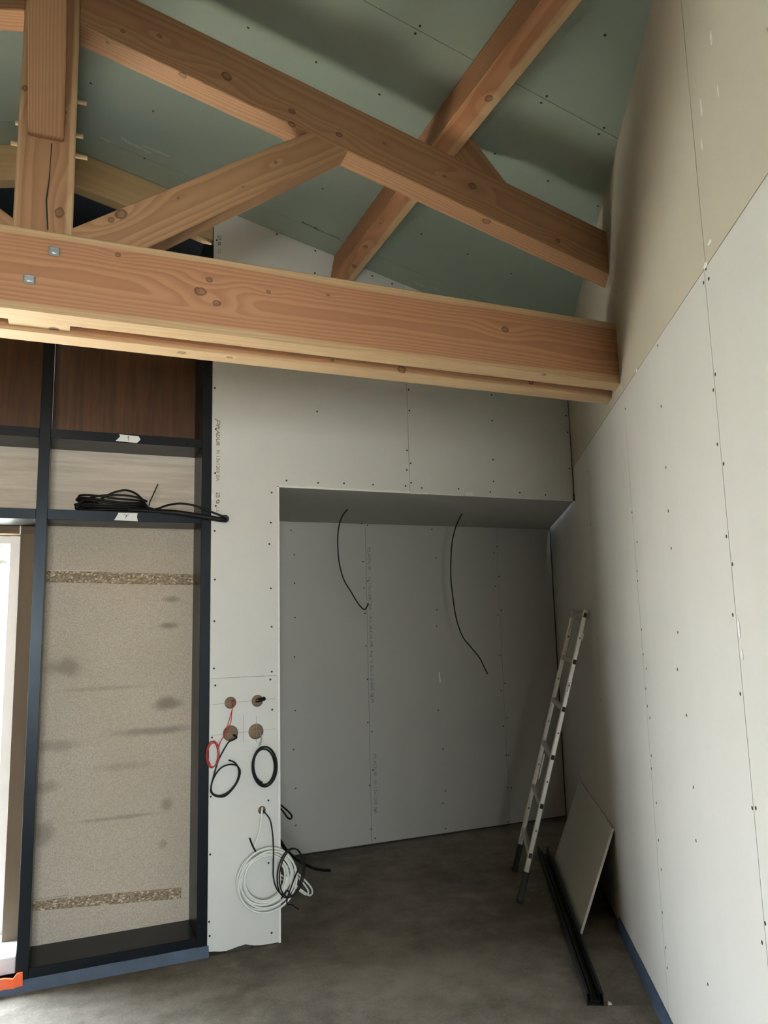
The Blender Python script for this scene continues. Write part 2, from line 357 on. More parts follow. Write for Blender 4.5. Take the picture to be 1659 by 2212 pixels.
# ------------------------------------------------------------------ dimensions (metres)
YF, YB = 4.1136, 5.5065
XP, XPL = 1.0736, 0.7055
ZS = 2.4241
CM, CB, XRIDGE = 0.2423, 4.2349, -0.126
ZRIDGE = CB - CM * XRIDGE
xr = lambda y: 3.1278 + 0.558 * (y - YF)
ceil_z = lambda x: CB - CM * x if x >= XRIDGE else ZRIDGE - CM * (XRIDGE - x)
TB = 0.0125                                     # plasterboard thickness
def screws(name, pts, place, parent, r=0.0056):
    v, f = [], []
    for q in pts:
        c, u, w, n = place(*q); k = len(v)
        for i in range(8):
            a = i * math.tau / 8; v.append(c + u * r * math.cos(a) + w * r * math.sin(a) - n * 0.0008)
        v.append(c - n * 0.0003); 
        f += [[k + i, k + (i + 1) % 8, k + 8] for i in range(8)]
        for i in range(8): v.append(v[k + i] + n * 0.002)
        f += [[k + i, k + 9 + i, k + 9 + (i + 1) % 8, k + (i + 1) % 8] for i in range(8)]
    o = link(name, mesh(name, v, f), M['screw'], parent); o['kind'] = 'stuff'; o['label'] = 'small black drywall screw heads'
    return o

# ------------------------------------------------------------------ floor
fl = box('floor', -3.8, 4.1, -3.75, 5.65, -0.12, 0.0, M['floor']); tag(fl, 'dusty grey cement screed floor', kind='structure')

# ------------------------------------------------------------------ ceiling
def ceiling_side(name, right, label):
    ys = [-3.75, -2.43, -1.23, -0.03, 1.17, 2.373, 3.93, 4.36]
    zc = (lambda x: ceil_z(x))
    n = Vector((CM, 0, 1)).normalized() if right else Vector((-CM, 0, 1)).normalized()
    def xe(y): return xr(max(y, -0.80)) + 0.05 if right else -3.75
    if right:
        loop = [(XRIDGE, -3.75), (0.50, -3.75), (0.50, -0.80), (xr(4.36) + 0.06, 4.36), (XRIDGE, 4.36)]
    else:
        loop = [(-3.8, -3.75), (XRIDGE, -3.75), (XRIDGE, 4.36), (-3.8, 4.36)]
    a = [Vector((x, y, zc(x))) + n * (TB + 0.002) for x, y in loop]; b = [p + Vector((0, 0, 0.12)) for p in a]
    top = link(name, prism_mesh(name, a, b), M['backing']); tag(top, label, kind='structure')
    g = 0.0013
    for i in range(len(ys) - 1):
        y0, y1 = ys[i] + g, ys[i + 1] - g
        if right:
            lp = [(XRIDGE, y0), (xe(y0), y0), (xe(y1), y1), (XRIDGE, y1)] if not (y0 < -0.8 < y1) else [(XRIDGE, y0), (xe(y0), y0), (xe(-0.8), -0.8), (xe(y1), y1), (XRIDGE, y1)]
        else:
            lp = [(-3.75, y0), (XRIDGE, y0), (XRIDGE, y1), (-3.75, y1)]
        a = [Vector((x, y, zc(x))) for x, y in lp]; b = [p + n * TB for p in a]
        link('ceiling_board', prism_mesh('ceiling_board', a, b), M['board_green'], top)
    return top, n
cr, cn = ceiling_side('ceiling_right_slope', True, 'sloping ceiling of green moisture-resistant plasterboard above the purlin')
cl, _ = ceiling_side('ceiling_left_slope', False, 'sloping green plasterboard ceiling beyond the king post')
def on_ceil(x, y):
    u = Vector((1, 0, -CM)).normalized(); return Vector((x, y, ceil_z(x))), u, Vector((0, 1, 0)), cn
screws('screw_heads', [(0.899, 2.762), (1.191, 2.765), (1.193, 2.352), (1.192, 2.393), (1.777, 2.356), (1.778, 2.398), (1.787, 1.995), (2.068, 2.357), (2.074, 2.399), (1.776, 2.772), (2.071, 2.776), (2.362, 2.776), (1.183, 3.548), (1.768, 3.559), (2.061, 3.559), (2.353, 3.559), (0.606, 2.761), (0.015, 3.527), (0.304, 3.528), (0.299, 3.937)], on_ceil, cr)
# scuffs of plaster and a torn joint on the green boards
def scuff(name, pts, w, mat, parent):
    v, f = [], []
    for (x, y, ang, ln, wd) in pts:
        c = Vector((x, y, ceil_z(x))) - cn * 0.0006; u = Vector((1, 0, -CM)).normalized(); q = Vector((0, 1, 0))
        e = u * math.cos(ang) + q * math.sin(ang); h = cn.cross(e); k = len(v); m_ = 9
        for i in range(m_): v.append(c + e * (ln * (i / (m_ - 1) - 0.5)) + h * wd * (0.25 + 0.75 * random.random()))
        for i in range(m_): v.append(c + e * (ln * ((m_ - 1 - i) / (m_ - 1) - 0.5)) - h * wd * (0.25 + 0.75 * random.random()))
        f.append(list(range(k, k + 2 * m_)))
    o = link(name, mesh(name, v, f), mat, parent); return o
M['scuff'] = plain('plaster_smear', (0.40, 0.45, 0.40), 0.9, var=0.25, scale=90)
M['scuff_dark'] = plain('torn_paper_dark', (0.07, 0.095, 0.07), 0.9, var=0.3, scale=90)
scuff('plaster_smear', [(0.25, 3.86, 0.12, 0.16, 0.02), (0.35, 3.83, 0.0, 0.14, 0.014), (0.10, 3.92, 0.2, 0.05, 0.012), (2.06, 3.22, -0.15, 0.30, 0.004), (1.92, 3.28, 0.2, 0.12, 0.006), (2.10, 4.02, 0.1, 0.10, 0.006), (1.98, 4.04, 0.05, 0.10, 0.007)], 0, M['scuff'], cr)
scuff('torn_joint', [(1.22, 3.915, 0.0, 0.09, 0.010), (1.33, 3.92, 0.0, 0.16, 0.005)], 0, M['scuff_dark'], cr)

# ------------------------------------------------------------------ front wall: boards, head over the niche, backing
wf = boxes('wall_front', [(-0.170, XP + 0.013, 4.40, 4.60, 0, 4.42), (-3.75, -0.170, 4.40, 4.60, 2.20, 4.42), (-3.75, -2.42, 4.40, 4.60, 0, 2.20), (-2.42, -0.170, 4.40, 4.60, -0.02, 0.07)], M['membrane'])
tag(wf, 'front wall of grey plasterboards with a dark cavity behind', kind='structure')
HOLES = [(0.816, 1.239, 0.0315), (0.961, 1.240, 0.0315), (0.817, 1.081, 0.041), (0.954, 1.080, 0.041), (0.986, 0.673, 0.021)]
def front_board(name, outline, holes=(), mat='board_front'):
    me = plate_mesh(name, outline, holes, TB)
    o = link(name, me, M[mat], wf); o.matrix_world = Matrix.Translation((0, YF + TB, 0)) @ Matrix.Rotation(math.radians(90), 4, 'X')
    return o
# lower pillar board with its slightly broken foot, upper L-shaped board, board over the niche
foot = [(XPL, 0.022), (0.74, 0.018), (0.77, 0.012), (0.80, 0.010), (0.83, 0.014), (0.86, 0.020), (0.90, 0.024), (0.94, 0.012), (0.98, 0.006), (1.02, 0.004), (XP, 0.004)]
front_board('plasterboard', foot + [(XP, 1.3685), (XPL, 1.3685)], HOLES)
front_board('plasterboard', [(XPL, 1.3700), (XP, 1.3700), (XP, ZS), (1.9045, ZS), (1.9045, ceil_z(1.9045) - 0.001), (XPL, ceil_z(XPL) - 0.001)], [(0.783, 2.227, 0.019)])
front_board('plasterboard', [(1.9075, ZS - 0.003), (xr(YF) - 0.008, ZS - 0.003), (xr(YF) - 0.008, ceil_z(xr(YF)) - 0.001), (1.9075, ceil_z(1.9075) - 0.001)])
box('wall_stud', XPL + 0.001, XP - 0.002, 4.172, 4.19, 0.05, 1.36, M['cavity'], wf)
box('wall_stud', 0.872, 0.905, YF + TB, 4.170, 0, ceil_z(0.9) - 0.02, M['cavity'], wf)
def slab_xz(name, loop, y0, y1, mat, parent=None):
    return link(name, prism_mesh(name, [(x, y0, z) for x, z in loop], [(x, y1, z) for x, z in loop]), mat, parent)
slab_xz('head_backing', [(XP + 0.013, ZS + 0.03), (xr(YF) + 0.03, ZS + 0.03), (xr(YF) + 0.03, ceil_z(xr(YF) + 0.03) + 0.10), (XP + 0.013, ceil_z(XP) + 0.10)], YF + TB + 0.003, YF + 0.09, M['backing'], wf)
slab_xz('gable_backing', [(XPL, 2.6), (XP + 0.013, 2.6), (XP + 0.013, ceil_z(XP) + 0.10), (XPL, ceil_z(XPL) + 0.10)], YF + TB + 0.003, YF + 0.06, M['backing'], wf)
on_front = lambda x, z: (Vector((x, YF, z)), Vector((1, 0, 0)), Vector((0, 0, 1)), Vector((0, 1, 0)))
screws('screw_heads', [(0.719, 2.968), (0.726, 2.731), (0.725, 2.481), (0.729, 2.298), (0.725, 2.159), (0.728, 1.894), (0.727, 1.671), (1.043, 2.386), (1.038, 2.214), (1.029, 2.093), (1.037, 1.845), (1.041, 1.634), (1.13, 2.46), (0.727, 1.422), (0.735, 1.333), (1.041, 1.391), (1.033, 1.349), (1.043, 1.188), (0.72, 1.067), (0.716, 0.77), (1.021, 0.718), (0.716, 0.486), (1.021, 0.403), (0.714, 0.163), (0.717, 0.095), (1.037, 0.056), (1.319, 2.456), (1.479, 2.461), (1.664, 2.462), (1.878, 2.464), (1.987, 2.457), (2.245, 2.464), (2.473, 2.453), (2.696, 2.46), (2.894, 2.453), (2.501, 2.524), (1.89, 2.565), (1.917, 2.608), (1.916, 2.486), (1.919, 3.078), (1.918, 2.943), (1.894, 2.688), (2.517, 3.103), (2.512, 2.927), (2.505, 2.667), (3.1, 3.012), (3.103, 2.895), (3.1, 2.643), (1.318, 2.884), (0.722, 3.855), (1.079, 3.96), (1.318, 3.896), (1.314, 3.751), (1.69, 3.795), (1.825, 3.764)], on_front, wf)
# white gypsum edges: pillar corner and the ragged front edge of the niche head
def ragged_strip(name, x0, x1, z, h, n, amp):
    v, f = [], []
    for i in range(n + 1):
        x = x0 + (x1 - x0) * i / n; v += [(x, YF - 0.002, z), (x, YF - 0.002, z + h + random.uniform(-amp, amp)), (x, YF + 0.004, z), (x, YF + 0.004, z + h)]
    for i in range(n):
        k = 4 * i; f += [[k, k + 4, k + 5, k + 1], [k + 1, k + 5, k + 7, k + 3], [k, k + 2, k + 6, k + 4]]
    return link(name, mesh(name, v, f), M['gypsum'], wf)
ragged_strip('gypsum_edge', XP + 0.012, 1.9045, ZS - 0.005, 0.011, 40, 0.003)
ragged_strip('gypsum_edge', 1.908, 2.03, ZS - 0.006, 0.008, 12, 0.004)
ragged_strip('gypsum_edge', 2.29, 2.345, ZS - 0.004, 0.02, 8, 0.008)
ragged_strip('gypsum_edge', 2.03, 3.11, ZS - 0.005, 0.004, 40, 0.0015)
# printed marking running down the board edge
def marking(body, x, z, size, mat, shear=0.0, bold=0.0, width=None, y=YF, parent=None):
    me = text_mesh('printed_marking', body, size, shear, bold, width)
    o = link('printed_marking', me, mat, parent or wf)
    # text X -> world -Z, text Y -> world +X, facing -Y
    o.matrix_world = Matrix(((0, 1, 0, x), (0, 0, -1, y - 0.0006), (-1, 0, 0, z), (0, 0, 0, 1)))
    return o
marking('P', 0.718, 2.792, 0.048, M['print_green'], 0.35, -0.0005, 0.036)
marking('PLADUR', 0.7285, 2.757, 0.0285, M['print_green'], 0.2, 0.0006, 0.120)
marking('N 13x1200 BA', 0.7305, 2.612, 0.0285, M['print_green'], 0, 0, 0.175)
marking('CE', 0.7325, 2.292, 0.024, M['print_green'], 0, -0.0002, 0.028)
marking('CE', 0.7300, 3.805, 0.024, M['print_green'], 0, -0.0002, 0.028)
def box_mark(z, x=0.7315):
    v, f = [], []
    def bar(x0, z0, x1, z1, w=0.0016):
        d = Vector((x1 - x0, z1 - z0)).normalized(); h = Vector((-d.y, d.x)) * w; k = len(v)
        v.extend([(x0 + h.x, YF - 0.0006, z0 + h.y), (x1 + h.x, YF - 0.0006, z1 + h.y), (x1 - h.x, YF - 0.0006, z1 - h.y), (x0 - h.x, YF - 0.0006, z0 - h.y)]); f.append([k, k + 1, k + 2, k + 3])
    a = 0.018; b = 0.022
    bar(x, z, x + a, z); bar(x + a, z, x + a, z - b); bar(x + a, z - b, x, z - b); bar(x, z - b, x, z); bar(x, z, x + a, z - b)
    link('printed_marking', mesh('printed_marking', v, f), M['print_green'], wf)
    pts = [(x + 0.009 + 0.010 * math.cos(t * math.tau / 16) + 0.003 * math.sin(t * math.tau / 16), YF - 0.0006, z - 0.048 + 0.012 * math.sin(t * math.tau / 16)) for t in range(16)]
    inner = [(x + 0.009 + (p[0] - x - 0.009) * 0.42, YF - 0.0006, z - 0.048 + (p[2] - z + 0.048) * 0.42) for p in pts]
    link('printed_marking', mesh('printed_marking', pts + inner, [[i, (i + 1) % 16, 16 + (i + 1) % 16, 16 + i] for i in range(16)]), M['print_green'], wf)
box_mark(2.370); box_mark(3.885, 0.7285)
def pencil(pts, w=0.0009):
    v, f = [], []
    for (x0, z0, x1, z1) in pts:
        d = Vector((x1 - x0, z1 - z0)).normalized(); h = Vector((-d.y, d.x)) * w; k = len(v)
        v += [(x0 + h.x, YF - 0.0005, z0 + h.y), (x1 + h.x, YF - 0.0005, z1 + h.y), (x1 - h.x, YF - 0.0005, z1 - h.y), (x0 - h.x, YF - 0.0005, z0 - h.y)]; f.append([k, k + 1, k + 2, k + 3])
    link('pencil_line', mesh('pencil_line', v, f), M['pencil'], wf)
pencil([(0.72, 1.235, 1.06, 1.246), (0.72, 1.078, 1.06, 1.086), (0.885, 1.17, 0.885, 1.03), (0.955, 1.16, 0.955, 1.02), (0.72, 1.3693, 1.0, 1.3705)])
box('chipped_paper', XPL, XPL + 0.012, YF - 0.0008, YF, 2.33, 2.365, M['gypsum'], wf)

# ------------------------------------------------------------------ niche
ns = box('wall_niche_side', XP + 0.0005, XP + 0.0130, YF - 0.001, YB, 0.0, ZS - 0.004, M['gypsum']); tag(ns, 'plasterboard side of the niche showing a white cut edge', kind='structure')
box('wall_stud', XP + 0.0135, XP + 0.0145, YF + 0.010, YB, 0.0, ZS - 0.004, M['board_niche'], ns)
nb = box('wall_niche_back', XP, xr(YB) + 0.05, YB + TB + 0.002, YB + 0.09, -0.02, ZS + 0.1, M['backing']); tag(nb, 'back wall of the niche made of grey plasterboards', kind='structure')
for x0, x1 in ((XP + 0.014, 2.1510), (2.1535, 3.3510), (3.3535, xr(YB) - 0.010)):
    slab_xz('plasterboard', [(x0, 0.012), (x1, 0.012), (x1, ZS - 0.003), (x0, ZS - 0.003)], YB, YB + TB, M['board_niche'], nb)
on_niche = lambda x, z: (Vector((x, YB, z)), Vector((1, 0, 0)), Vector((0, 0, 1)), Vector((0, 1, 0)))
screws('screw_heads', [(1.546, 2.355), (1.57, 2.168), (1.571, 1.951), (1.572, 1.697), (1.567, 1.405), (1.569, 1.017), (1.555, 0.741), (1.569, 0.469), (1.568, 0.213), (2.121, 2.42), (2.172, 2.411), (2.127, 2.121), (2.164, 1.967), (2.132, 1.913), (2.133, 1.717), (2.139, 1.467), (2.144, 1.214), (2.172, 1.087), (2.14, 0.893), (2.173, 0.821), (2.173, 0.54), (2.144, 0.431), (2.183, 0.248), (2.149, 0.116), (2.18, 0.047), (2.74, 2.391), (2.768, 2.158), (2.761, 1.735), (2.752, 1.604), (2.743, 0.943), (2.774, 0.644), (2.78, 0.325), (2.755, 0.235), (2.772, 0.044), (3.354, 2.26), (3.32, 2.205), (3.36, 2.006), (3.322, 1.923), (3.366, 1.722), (3.331, 1.682), (3.333, 1.351), (3.368, 1.12), (3.328, 1.063), (3.372, 0.839), (3.332, 0.776), (3.348, 0.547), (3.371, 0.542), (3.347, 0.291), (3.381, 0.285), (3.338, 0.026)], on_niche, nb)
marking('PLADUR', 2.168, 2.235, 0.036, M['print_grey'], 0.2, 0.0, 0.18, YB, nb)
marking('N 13x1200 BA', 2.168, 2.00, 0.036, M['print_grey'], 0, 0, 0.26, YB, nb)
marking('PLADUR N 13x1200 BA', 2.170, 1.69, 0.034, M['print_grey'], 0, 0, 0.66, YB, nb)
marking('PLADUR', 2.180, 0.655, 0.034, M['print_grey'], 0.2, 0, 0.16, YB, nb)
marking('N 13x1200 BA', 2.180, 0.46, 0.034, M['print_grey'], 0, 0, 0.24, YB, nb)
v = [(2.755, YB - 0.0007, 1.235), (2.770, YB - 0.0007, 1.245), (2.768, YB - 0.0007, 1.205), (2.776, YB - 0.0007, 1.165), (2.764, YB - 0.0007, 1.155), (2.757, YB - 0.0007, 1.20)]
link('chipped_paper', mesh('chipped_paper', v, [[0, 1, 2, 3, 4, 5]]), M['gypsum'], nb)
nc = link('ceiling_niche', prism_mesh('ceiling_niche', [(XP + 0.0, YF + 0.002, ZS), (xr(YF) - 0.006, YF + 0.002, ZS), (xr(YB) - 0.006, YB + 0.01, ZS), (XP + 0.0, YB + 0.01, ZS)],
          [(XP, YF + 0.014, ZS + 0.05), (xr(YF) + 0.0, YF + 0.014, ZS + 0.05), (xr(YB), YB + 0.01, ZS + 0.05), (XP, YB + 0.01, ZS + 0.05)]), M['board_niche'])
tag(nc, 'lowered plasterboard ceiling of the niche', kind='structure')
box('black_gap', xr(YF) - 0.012, xr(YF) + 0.002, YF - 0.0015, YF + 0.005, ZS - 0.002, ZS + 0.045, M['screw'], wf)

# ------------------------------------------------------------------ right wall, set at an angle
D = Vector((0.558, 1, 0)).normalized(); N = Vector((D.y, -D.x, 0))      # along the wall, outwards
O = Vector((xr(0), 0, 0))
def RW(y, z, off=0.0): return Vector((xr(y), y, z)) + N * off
ZJ = 2.650
def rw_slab(name, loop, o0, o1, mat, parent=None):
    return link(name, prism_mesh(name, [RW(y, z, o0) for y, z in loop], [RW(y, z, o1) for y, z in loop]), mat, parent)
cw = lambda y: ceil_z(xr(y))
wr = rw_slab('wall_right', [(-0.80, -0.02), (5.56, -0.02), (5.56, cw(5.56) + 0.06), (-0.80, cw(-0.80) + 0.06)], TB + 0.002, 0.10, M['backing'])
tag(wr, 'slanting wall of beige plasterboards beside the ladder', kind='structure')
seams = [-0.80, -0.54, 0.51, 1.56, 2.608, 3.60, 4.62, 5.5075]
g = 0.0013
for i in range(len(seams) - 1):
    y0, y1 = seams[i] + g, seams[i + 1] - g
    rw_slab('plasterboard', [(y0, 0.010), (y1, 0.010), (y1, ZJ - g), (y0, ZJ - g)], 0, TB, M['board'], wr)
for y0, y1 in ((-0.80, 0.50 - g), (0.50 + g, 1.545 - g), (1.545 + g, 2.60 - g), (2.60 + g, 4.20)):
    rw_slab('plasterboard', [(y0, ZJ + g), (y1, ZJ + g), (y1, cw(y1) - 0.0005), (y0, cw(y0) - 0.0005)], -0.0008, TB, M['board_tan'], wr)
on_right = lambda y, z: (RW(y, z), D, Vector((0, 0, 1)), N)
screws('screw_heads', [(1.523, 3.023), (1.557, 2.893), (1.531, 2.717), (1.565, 2.725), (1.545, 2.645), (1.531, 2.606), (1.572, 2.616), (1.548, 2.324), (1.573, 2.286), (1.579, 2.126), (1.547, 2.061), (1.575, 1.858), (1.55, 1.777), (2.044, 3.125), (2.061, 2.778), (2.055, 2.629), (2.073, 2.403), (2.075, 2.174), (2.089, 2.016), (2.09, 1.881), (2.566, 3.001), (2.769, 3.078), (2.571, 2.689), (2.597, 2.565), (2.613, 2.097), (2.561, 1.959), (2.597, 1.836), (2.599, 1.794), (3.597, 2.506), (3.607, 2.187), (1.58, 1.638), (1.578, 1.423), (2.091, 1.581), (2.13, 1.45), (2.068, 1.298), (2.057, 1.062), (2.076, 0.884), (1.568, 1.126), (1.545, 1.132), (1.552, 0.844), (1.585, 0.783), (2.073, 0.435), (2.594, 1.584), (2.599, 1.479), (2.564, 1.422), (2.595, 1.335), (2.59, 1.264), (2.563, 1.219), (2.586, 1.063), (2.596, 1.008), (2.561, 0.88), (2.57, 0.731), (2.561, 0.621), (2.596, 0.443), (2.582, 0.316), (2.581, 0.24), (3.615, 1.171), (3.629, 1.522)], on_right, wr)
def rw_patch(name, mat, items):
    vv, ff = [], []
    for y, z, w, h in items:
        k = len(vv); vv += [RW(y + w * a, z + h * b, -0.0012) for a, b in ((-0.5, -0.3), (-0.1, -0.5), (0.4, -0.35), (0.5, 0.2), (0.1, 0.5), (-0.4, 0.35))]; ff.append([k + i for i in range(6)])
    return link(name, mesh(name, vv, ff), mat, wr)
rw_patch('chipped_paper', M['gypsum'], [(1.545, 2.655, 0.03, 0.018), (1.50, 2.70, 0.03, 0.012), (2.36, 2.652, 0.02, 0.012), (1.545, 1.60, 0.012, 0.05), (1.54, 1.53, 0.010, 0.03)])
rw_patch('filler_smear', plain('filler_smear', (0.60, 0.58, 0.52), 0.9, var=0.2, scale=80), [(1.47, 3.10, 0.016, 0.06), (1.49, 3.0, 0.012, 0.04), (1.36, 3.22, 0.014, 0.045), (1.35, 3.05, 0.010, 0.04)])

# other enclosing walls, out of the picture
wl = box('wall_left', -3.85, -3.75, -3.75, 4.60, -0.02, 3.6, M['osb']); tag(wl, 'brown chipboard wall on the window side', kind='structure')
wb = boxes('wall_rear', [(-3.75, -1.30, -3.75, -3.62, -0.02, 4.42), (0.30, 0.50, -3.75, -3.62, -0.02, 4.42), (-1.30, 0.30, -3.75, -3.62, 2.70, 4.42), (-1.30, 0.30, -3.75, -3.62, -0.02, 0.60)], M['osb'])
tag(wb, 'brown chipboard wall behind the viewer with a wide window', kind='structure')
ws = box('wall_side', xr(-0.80) + 0.005, 0.50, -3.62, -0.80, -0.02, 4.15, M['osb']); tag(ws, 'brown chipboard side wall behind the viewer', kind='structure')

# ------------------------------------------------------------------ windows
GL = bpy.data.materials.new('window_glass'); GL.use_nodes = True
nt = GL.node_tree; nt.nodes.clear(); a = nt.nodes.new('ShaderNodeBsdfTransparent'); b = nt.nodes.new('ShaderNodeBsdfGlossy'); b.inputs['Roughness'].default_value = 0.02
mx = nt.nodes.new('ShaderNodeMixShader'); mx.inputs[0].default_value = 0.06; ou = nt.nodes.new('ShaderNodeOutputMaterial')
a.inputs[0].default_value = (0.95, 0.97, 0.96, 1)
nt.links.new(a.outputs[0], mx.inputs[1]); nt.links.new(b.outputs[0], mx.inputs[2]); nt.links.new(mx.outputs[0], ou.inputs[0])
w1 = empty('window_1', (-1.5, 4.53, 0.1)); tag(w1, 'white framed window beside the black steel frame', kind='structure')
for nme, q in (('window_jamb', (-0.301, -0.244, 4.50, 4.57, 0.11, 2.155)), ('window_jamb', (-2.42, -2.35, 4.50, 4.57, 0.11, 2.155)), ('window_head', (-2.35, -0.301, 4.505, 4.57, 2.110, 2.155)),
               ('window_mullion', (-1.36, -1.30, 4.505, 4.57, 0.13, 2.110)), ('window_sill', (-2.42, -0.171, 4.18, 4.56, 0.060, 0.135)), ('window_bottom_rail', (-2.35, -0.301, 4.505, 4.57, 0.135, 0.18))):
    keep(box(nme, *q, M['white_paint'], None, 0.003), w1)
for x0, x1 in ((-2.35, -1.36), (-1.30, -0.301)):
    keep(box('pane', x0, x1, 4.536, 4.542, 0.18, 2.110, GL), w1)
keep(box('lintel', -2.42, -0.172, 4.42, 4.58, 2.157, 2.225, M['stud_wood']), w1)
keep(box('white_edge_bead', -0.252, -0.246, 4.412, 4.420, 2.155, 2.225, M['white_paint']), w1)
st_ = timber('window_stud', [(-0.246, 0.135), (-0.172, 0.135), (-0.172, 2.157), (-0.246, 2.157)], None, 4.385, 4.56, math.pi / 2, (-0.21, 4.45, 1.1), M['stud_wood'], None, 0.002); bpy.context.view_layer.update(); keep(st_, w1)
w2 = empty('window_2', (-0.50, -3.68, 0.60)); tag(w2, 'wide white framed window behind the viewer', kind='structure')
for nme, q in (('window_jamb', (-1.30, -1.25, -3.71, -3.65, 0.60, 2.70)), ('window_jamb', (0.25, 0.30, -3.71, -3.65, 0.60, 2.70)), ('window_head', (-1.25, 0.25, -3.71, -3.65, 2.65, 2.70)), ('window_bottom_rail', (-1.25, 0.25, -3.71, -3.65, 0.60, 0.65))):
    keep(box(nme, *q, M['white_paint']), w2)
keep(box('pane', -1.25, 0.25, -3.683, -3.677, 0.65, 2.65, GL), w2)
lf = link('shade_deck', prism_mesh('shade_deck', [(-3.75, -3.62, 2.76), (0.41, -3.62, 2.76), (0.41, -0.78, 2.76), (xr(0.15), 0.15, 2.76), (-3.75, 0.15, 2.76)], [(-3.75, -3.62, 2.93), (0.41, -3.62, 2.93), (0.41, -0.78, 2.93), (xr(0.15), 0.15, 2.93), (-3.75, 0.15, 2.93)]), M['osb'])  # deck added out of view to keep window light off the rafters
tag(lf, 'added chipboard deck above the viewer, out of view, shading the rafters', kind='structure')

# ------------------------------------------------------------------ trims at the floor
t1 = link('trim_1', prism_mesh('trim_1', [(-2.7, 4.104, 0.0), (-2.7, 4.112, 0.052), (-2.7, 4.135, 0.052), (-2.7, 4.135, 0.0)], [(0.712, 4.098, 0.0), (0.712, 4.112, 0.052), (0.712, 4.135, 0.052), (0.712, 4.135, 0.0)]), M['blue'])
tag(t1, 'blue sealing foil strip under the black steel frame', kind='structure')
t2 = link('trim_2', prism_mesh('trim_2', [RW(0.6, 0.0, -0.035), RW(0.6, 0.045, -0.010), RW(0.6, 0.05, -0.002), RW(0.6, 0.0, -0.002)], [RW(3.5, 0.0, -0.022), RW(3.5, 0.045, -0.008), RW(3.5, 0.05, -0.002), RW(3.5, 0.0, -0.002)]), M['blue'])
tag(t2, 'blue edge insulation strip along the slanting wall foot', kind='structure')
bits = random.Random(3)
box('gap_shadow', 0.80, 0.93, YF + 0.004, YF + 0.012, 0.0, 0.02, M['backing'], wf)

# ------------------------------------------------------------------ black steel frame with panels
fr = empty('steel_shelf_frame', (0.27, 4.24, 0.05))
tag(fr, 'tall black steel frame with two shelves and wooden back panels', 'shelf frame')
YP = 4.375
for x0, x1, z0 in ((0.6515, 0.7050, 0.05), (-0.1655, -0.1125, 0.05), (-1.06, -1.005, 2.198)):
    keep(box('post', x0, x1, YF - 0.002, YP + 0.02, z0, 3.82 if x0 > 0 else (3.94 if x0 > -0.5 else 3.55), M['steel'], None, 0.0015), fr)
def shelf(z0, z1, x0, x1): return keep(box('shelf', x0, x1, YF, YP, z0, z1, M['steel'], None, 0.0012), fr)
s1 = shelf(2.619, 2.668, -0.1125, 0.6515); s2 = shelf(2.198, 2.250, -0.1125, 0.6515)
shelf(2.619, 2.668, -1.005, -0.1655); shelf(2.198, 2.250, -1.005, -0.1655)
keep(box('bottom_rail', -0.1125, 0.6515, YF, YP, 0.050, 0.097, M['steel'], None, 0.0012), fr)
for x0, x1 in ((-0.1125, 0.6515), (-1.005, -0.1655)):
    keep(box('upper_back_panel', x0, x1, YP, YP + 0.012, 2.668, 3.42, M['lam_brown']), fr)
    keep(box('middle_back_panel', x0, x1, YP, YP + 0.012, 2.250, 2.619, M['lam_light']), fr)
cp = keep(box('lower_back_panel', -0.1125, 0.6515, YP, YP + 0.012, 0.097, 2.198, M['chip']), fr)
def slanted_strip(z0a, z1a, z0b, z1b, x0, x1, y0):
    a = [(x0, y0, z0a), (x1, y0, z0b), (x1, y0, z1b), (x0, y0, z1a)]; b = [(x, YP + 0.001, z) for x, _, z in a]
    return keep(link('glue_strip', prism_mesh('glue_strip', a, b), M['flake']), fr)
slanted_strip(1.896, 1.958, 1.878, 1.940, -0.1125, 0.6515, YP - 0.0012)
slanted_strip(0.262, 0.312, 0.210, 0.266, -0.1125, 0.610, YP - 0.0012)
keep(box('board_lip', -0.1125, 0.05, YP - 0.006, YP, 0.306, 0.314, M['chip']), fr)
keep(box('board_lip', -0.1125, 0.14, YP - 0.004, YP, 1.957, 1.961, M['lam_light']), fr)
def tape(outline, stroke, shelf_):
    y = YF - 0.0012
    o = link('tape_label', prism_mesh('tape_label', [(x, y, z) for x, z in outline], [(x, YF + 0.0005, z) for x, z in outline]), M['tape'], None)
    o.parent = shelf_; o.matrix_parent_inverse = Matrix.Translation(-Vector(fr.location)) @ Matrix.Translation(-Vector((0, 0, 0))) if False else shelf_.matrix_world.inverted()
    o['label'] = 'white paper tape with a handwritten mark'
    vv, ff = [], []
    for (x0, z0, x1, z1) in stroke:
        d = Vector((x1 - x0, z1 - z0)).normalized(); h = Vector((-d.y, d.x)) * 0.0014; k = len(vv)
        vv += [(x0 + h.x, y - 0.0004, z0 + h.y), (x1 + h.x, y - 0.0004, z1 + h.y), (x1 - h.x, y - 0.0004, z1 - h.y), (x0 - h.x, y - 0.0004, z0 - h.y)]; ff.append([k, k + 1, k + 2, k + 3])
    i_ = link('ink_mark', mesh('ink_mark', vv, ff), M['ink']); i_.parent = shelf_; i_.matrix_parent_inverse = shelf_.matrix_world.inverted()
bpy.context.view_layer.update()
tape([(0.202, 2.626), (0.309, 2.622), (0.327, 2.641), (0.318, 2.659), (0.220, 2.663), (0.223, 2.650)], [(0.268, 2.656, 0.266, 2.632), (0.260, 2.645, 0.268, 2.656)], s1)
tape([(0.206, 2.203), (0.324, 2.200), (0.318, 2.225), (0.322, 2.244), (0.226, 2.243), (0.222, 2.232)], [(0.252, 2.234, 0.266, 2.230), (0.266, 2.230, 0.262, 2.214), (0.262, 2.222, 0.276, 2.236)], s2)
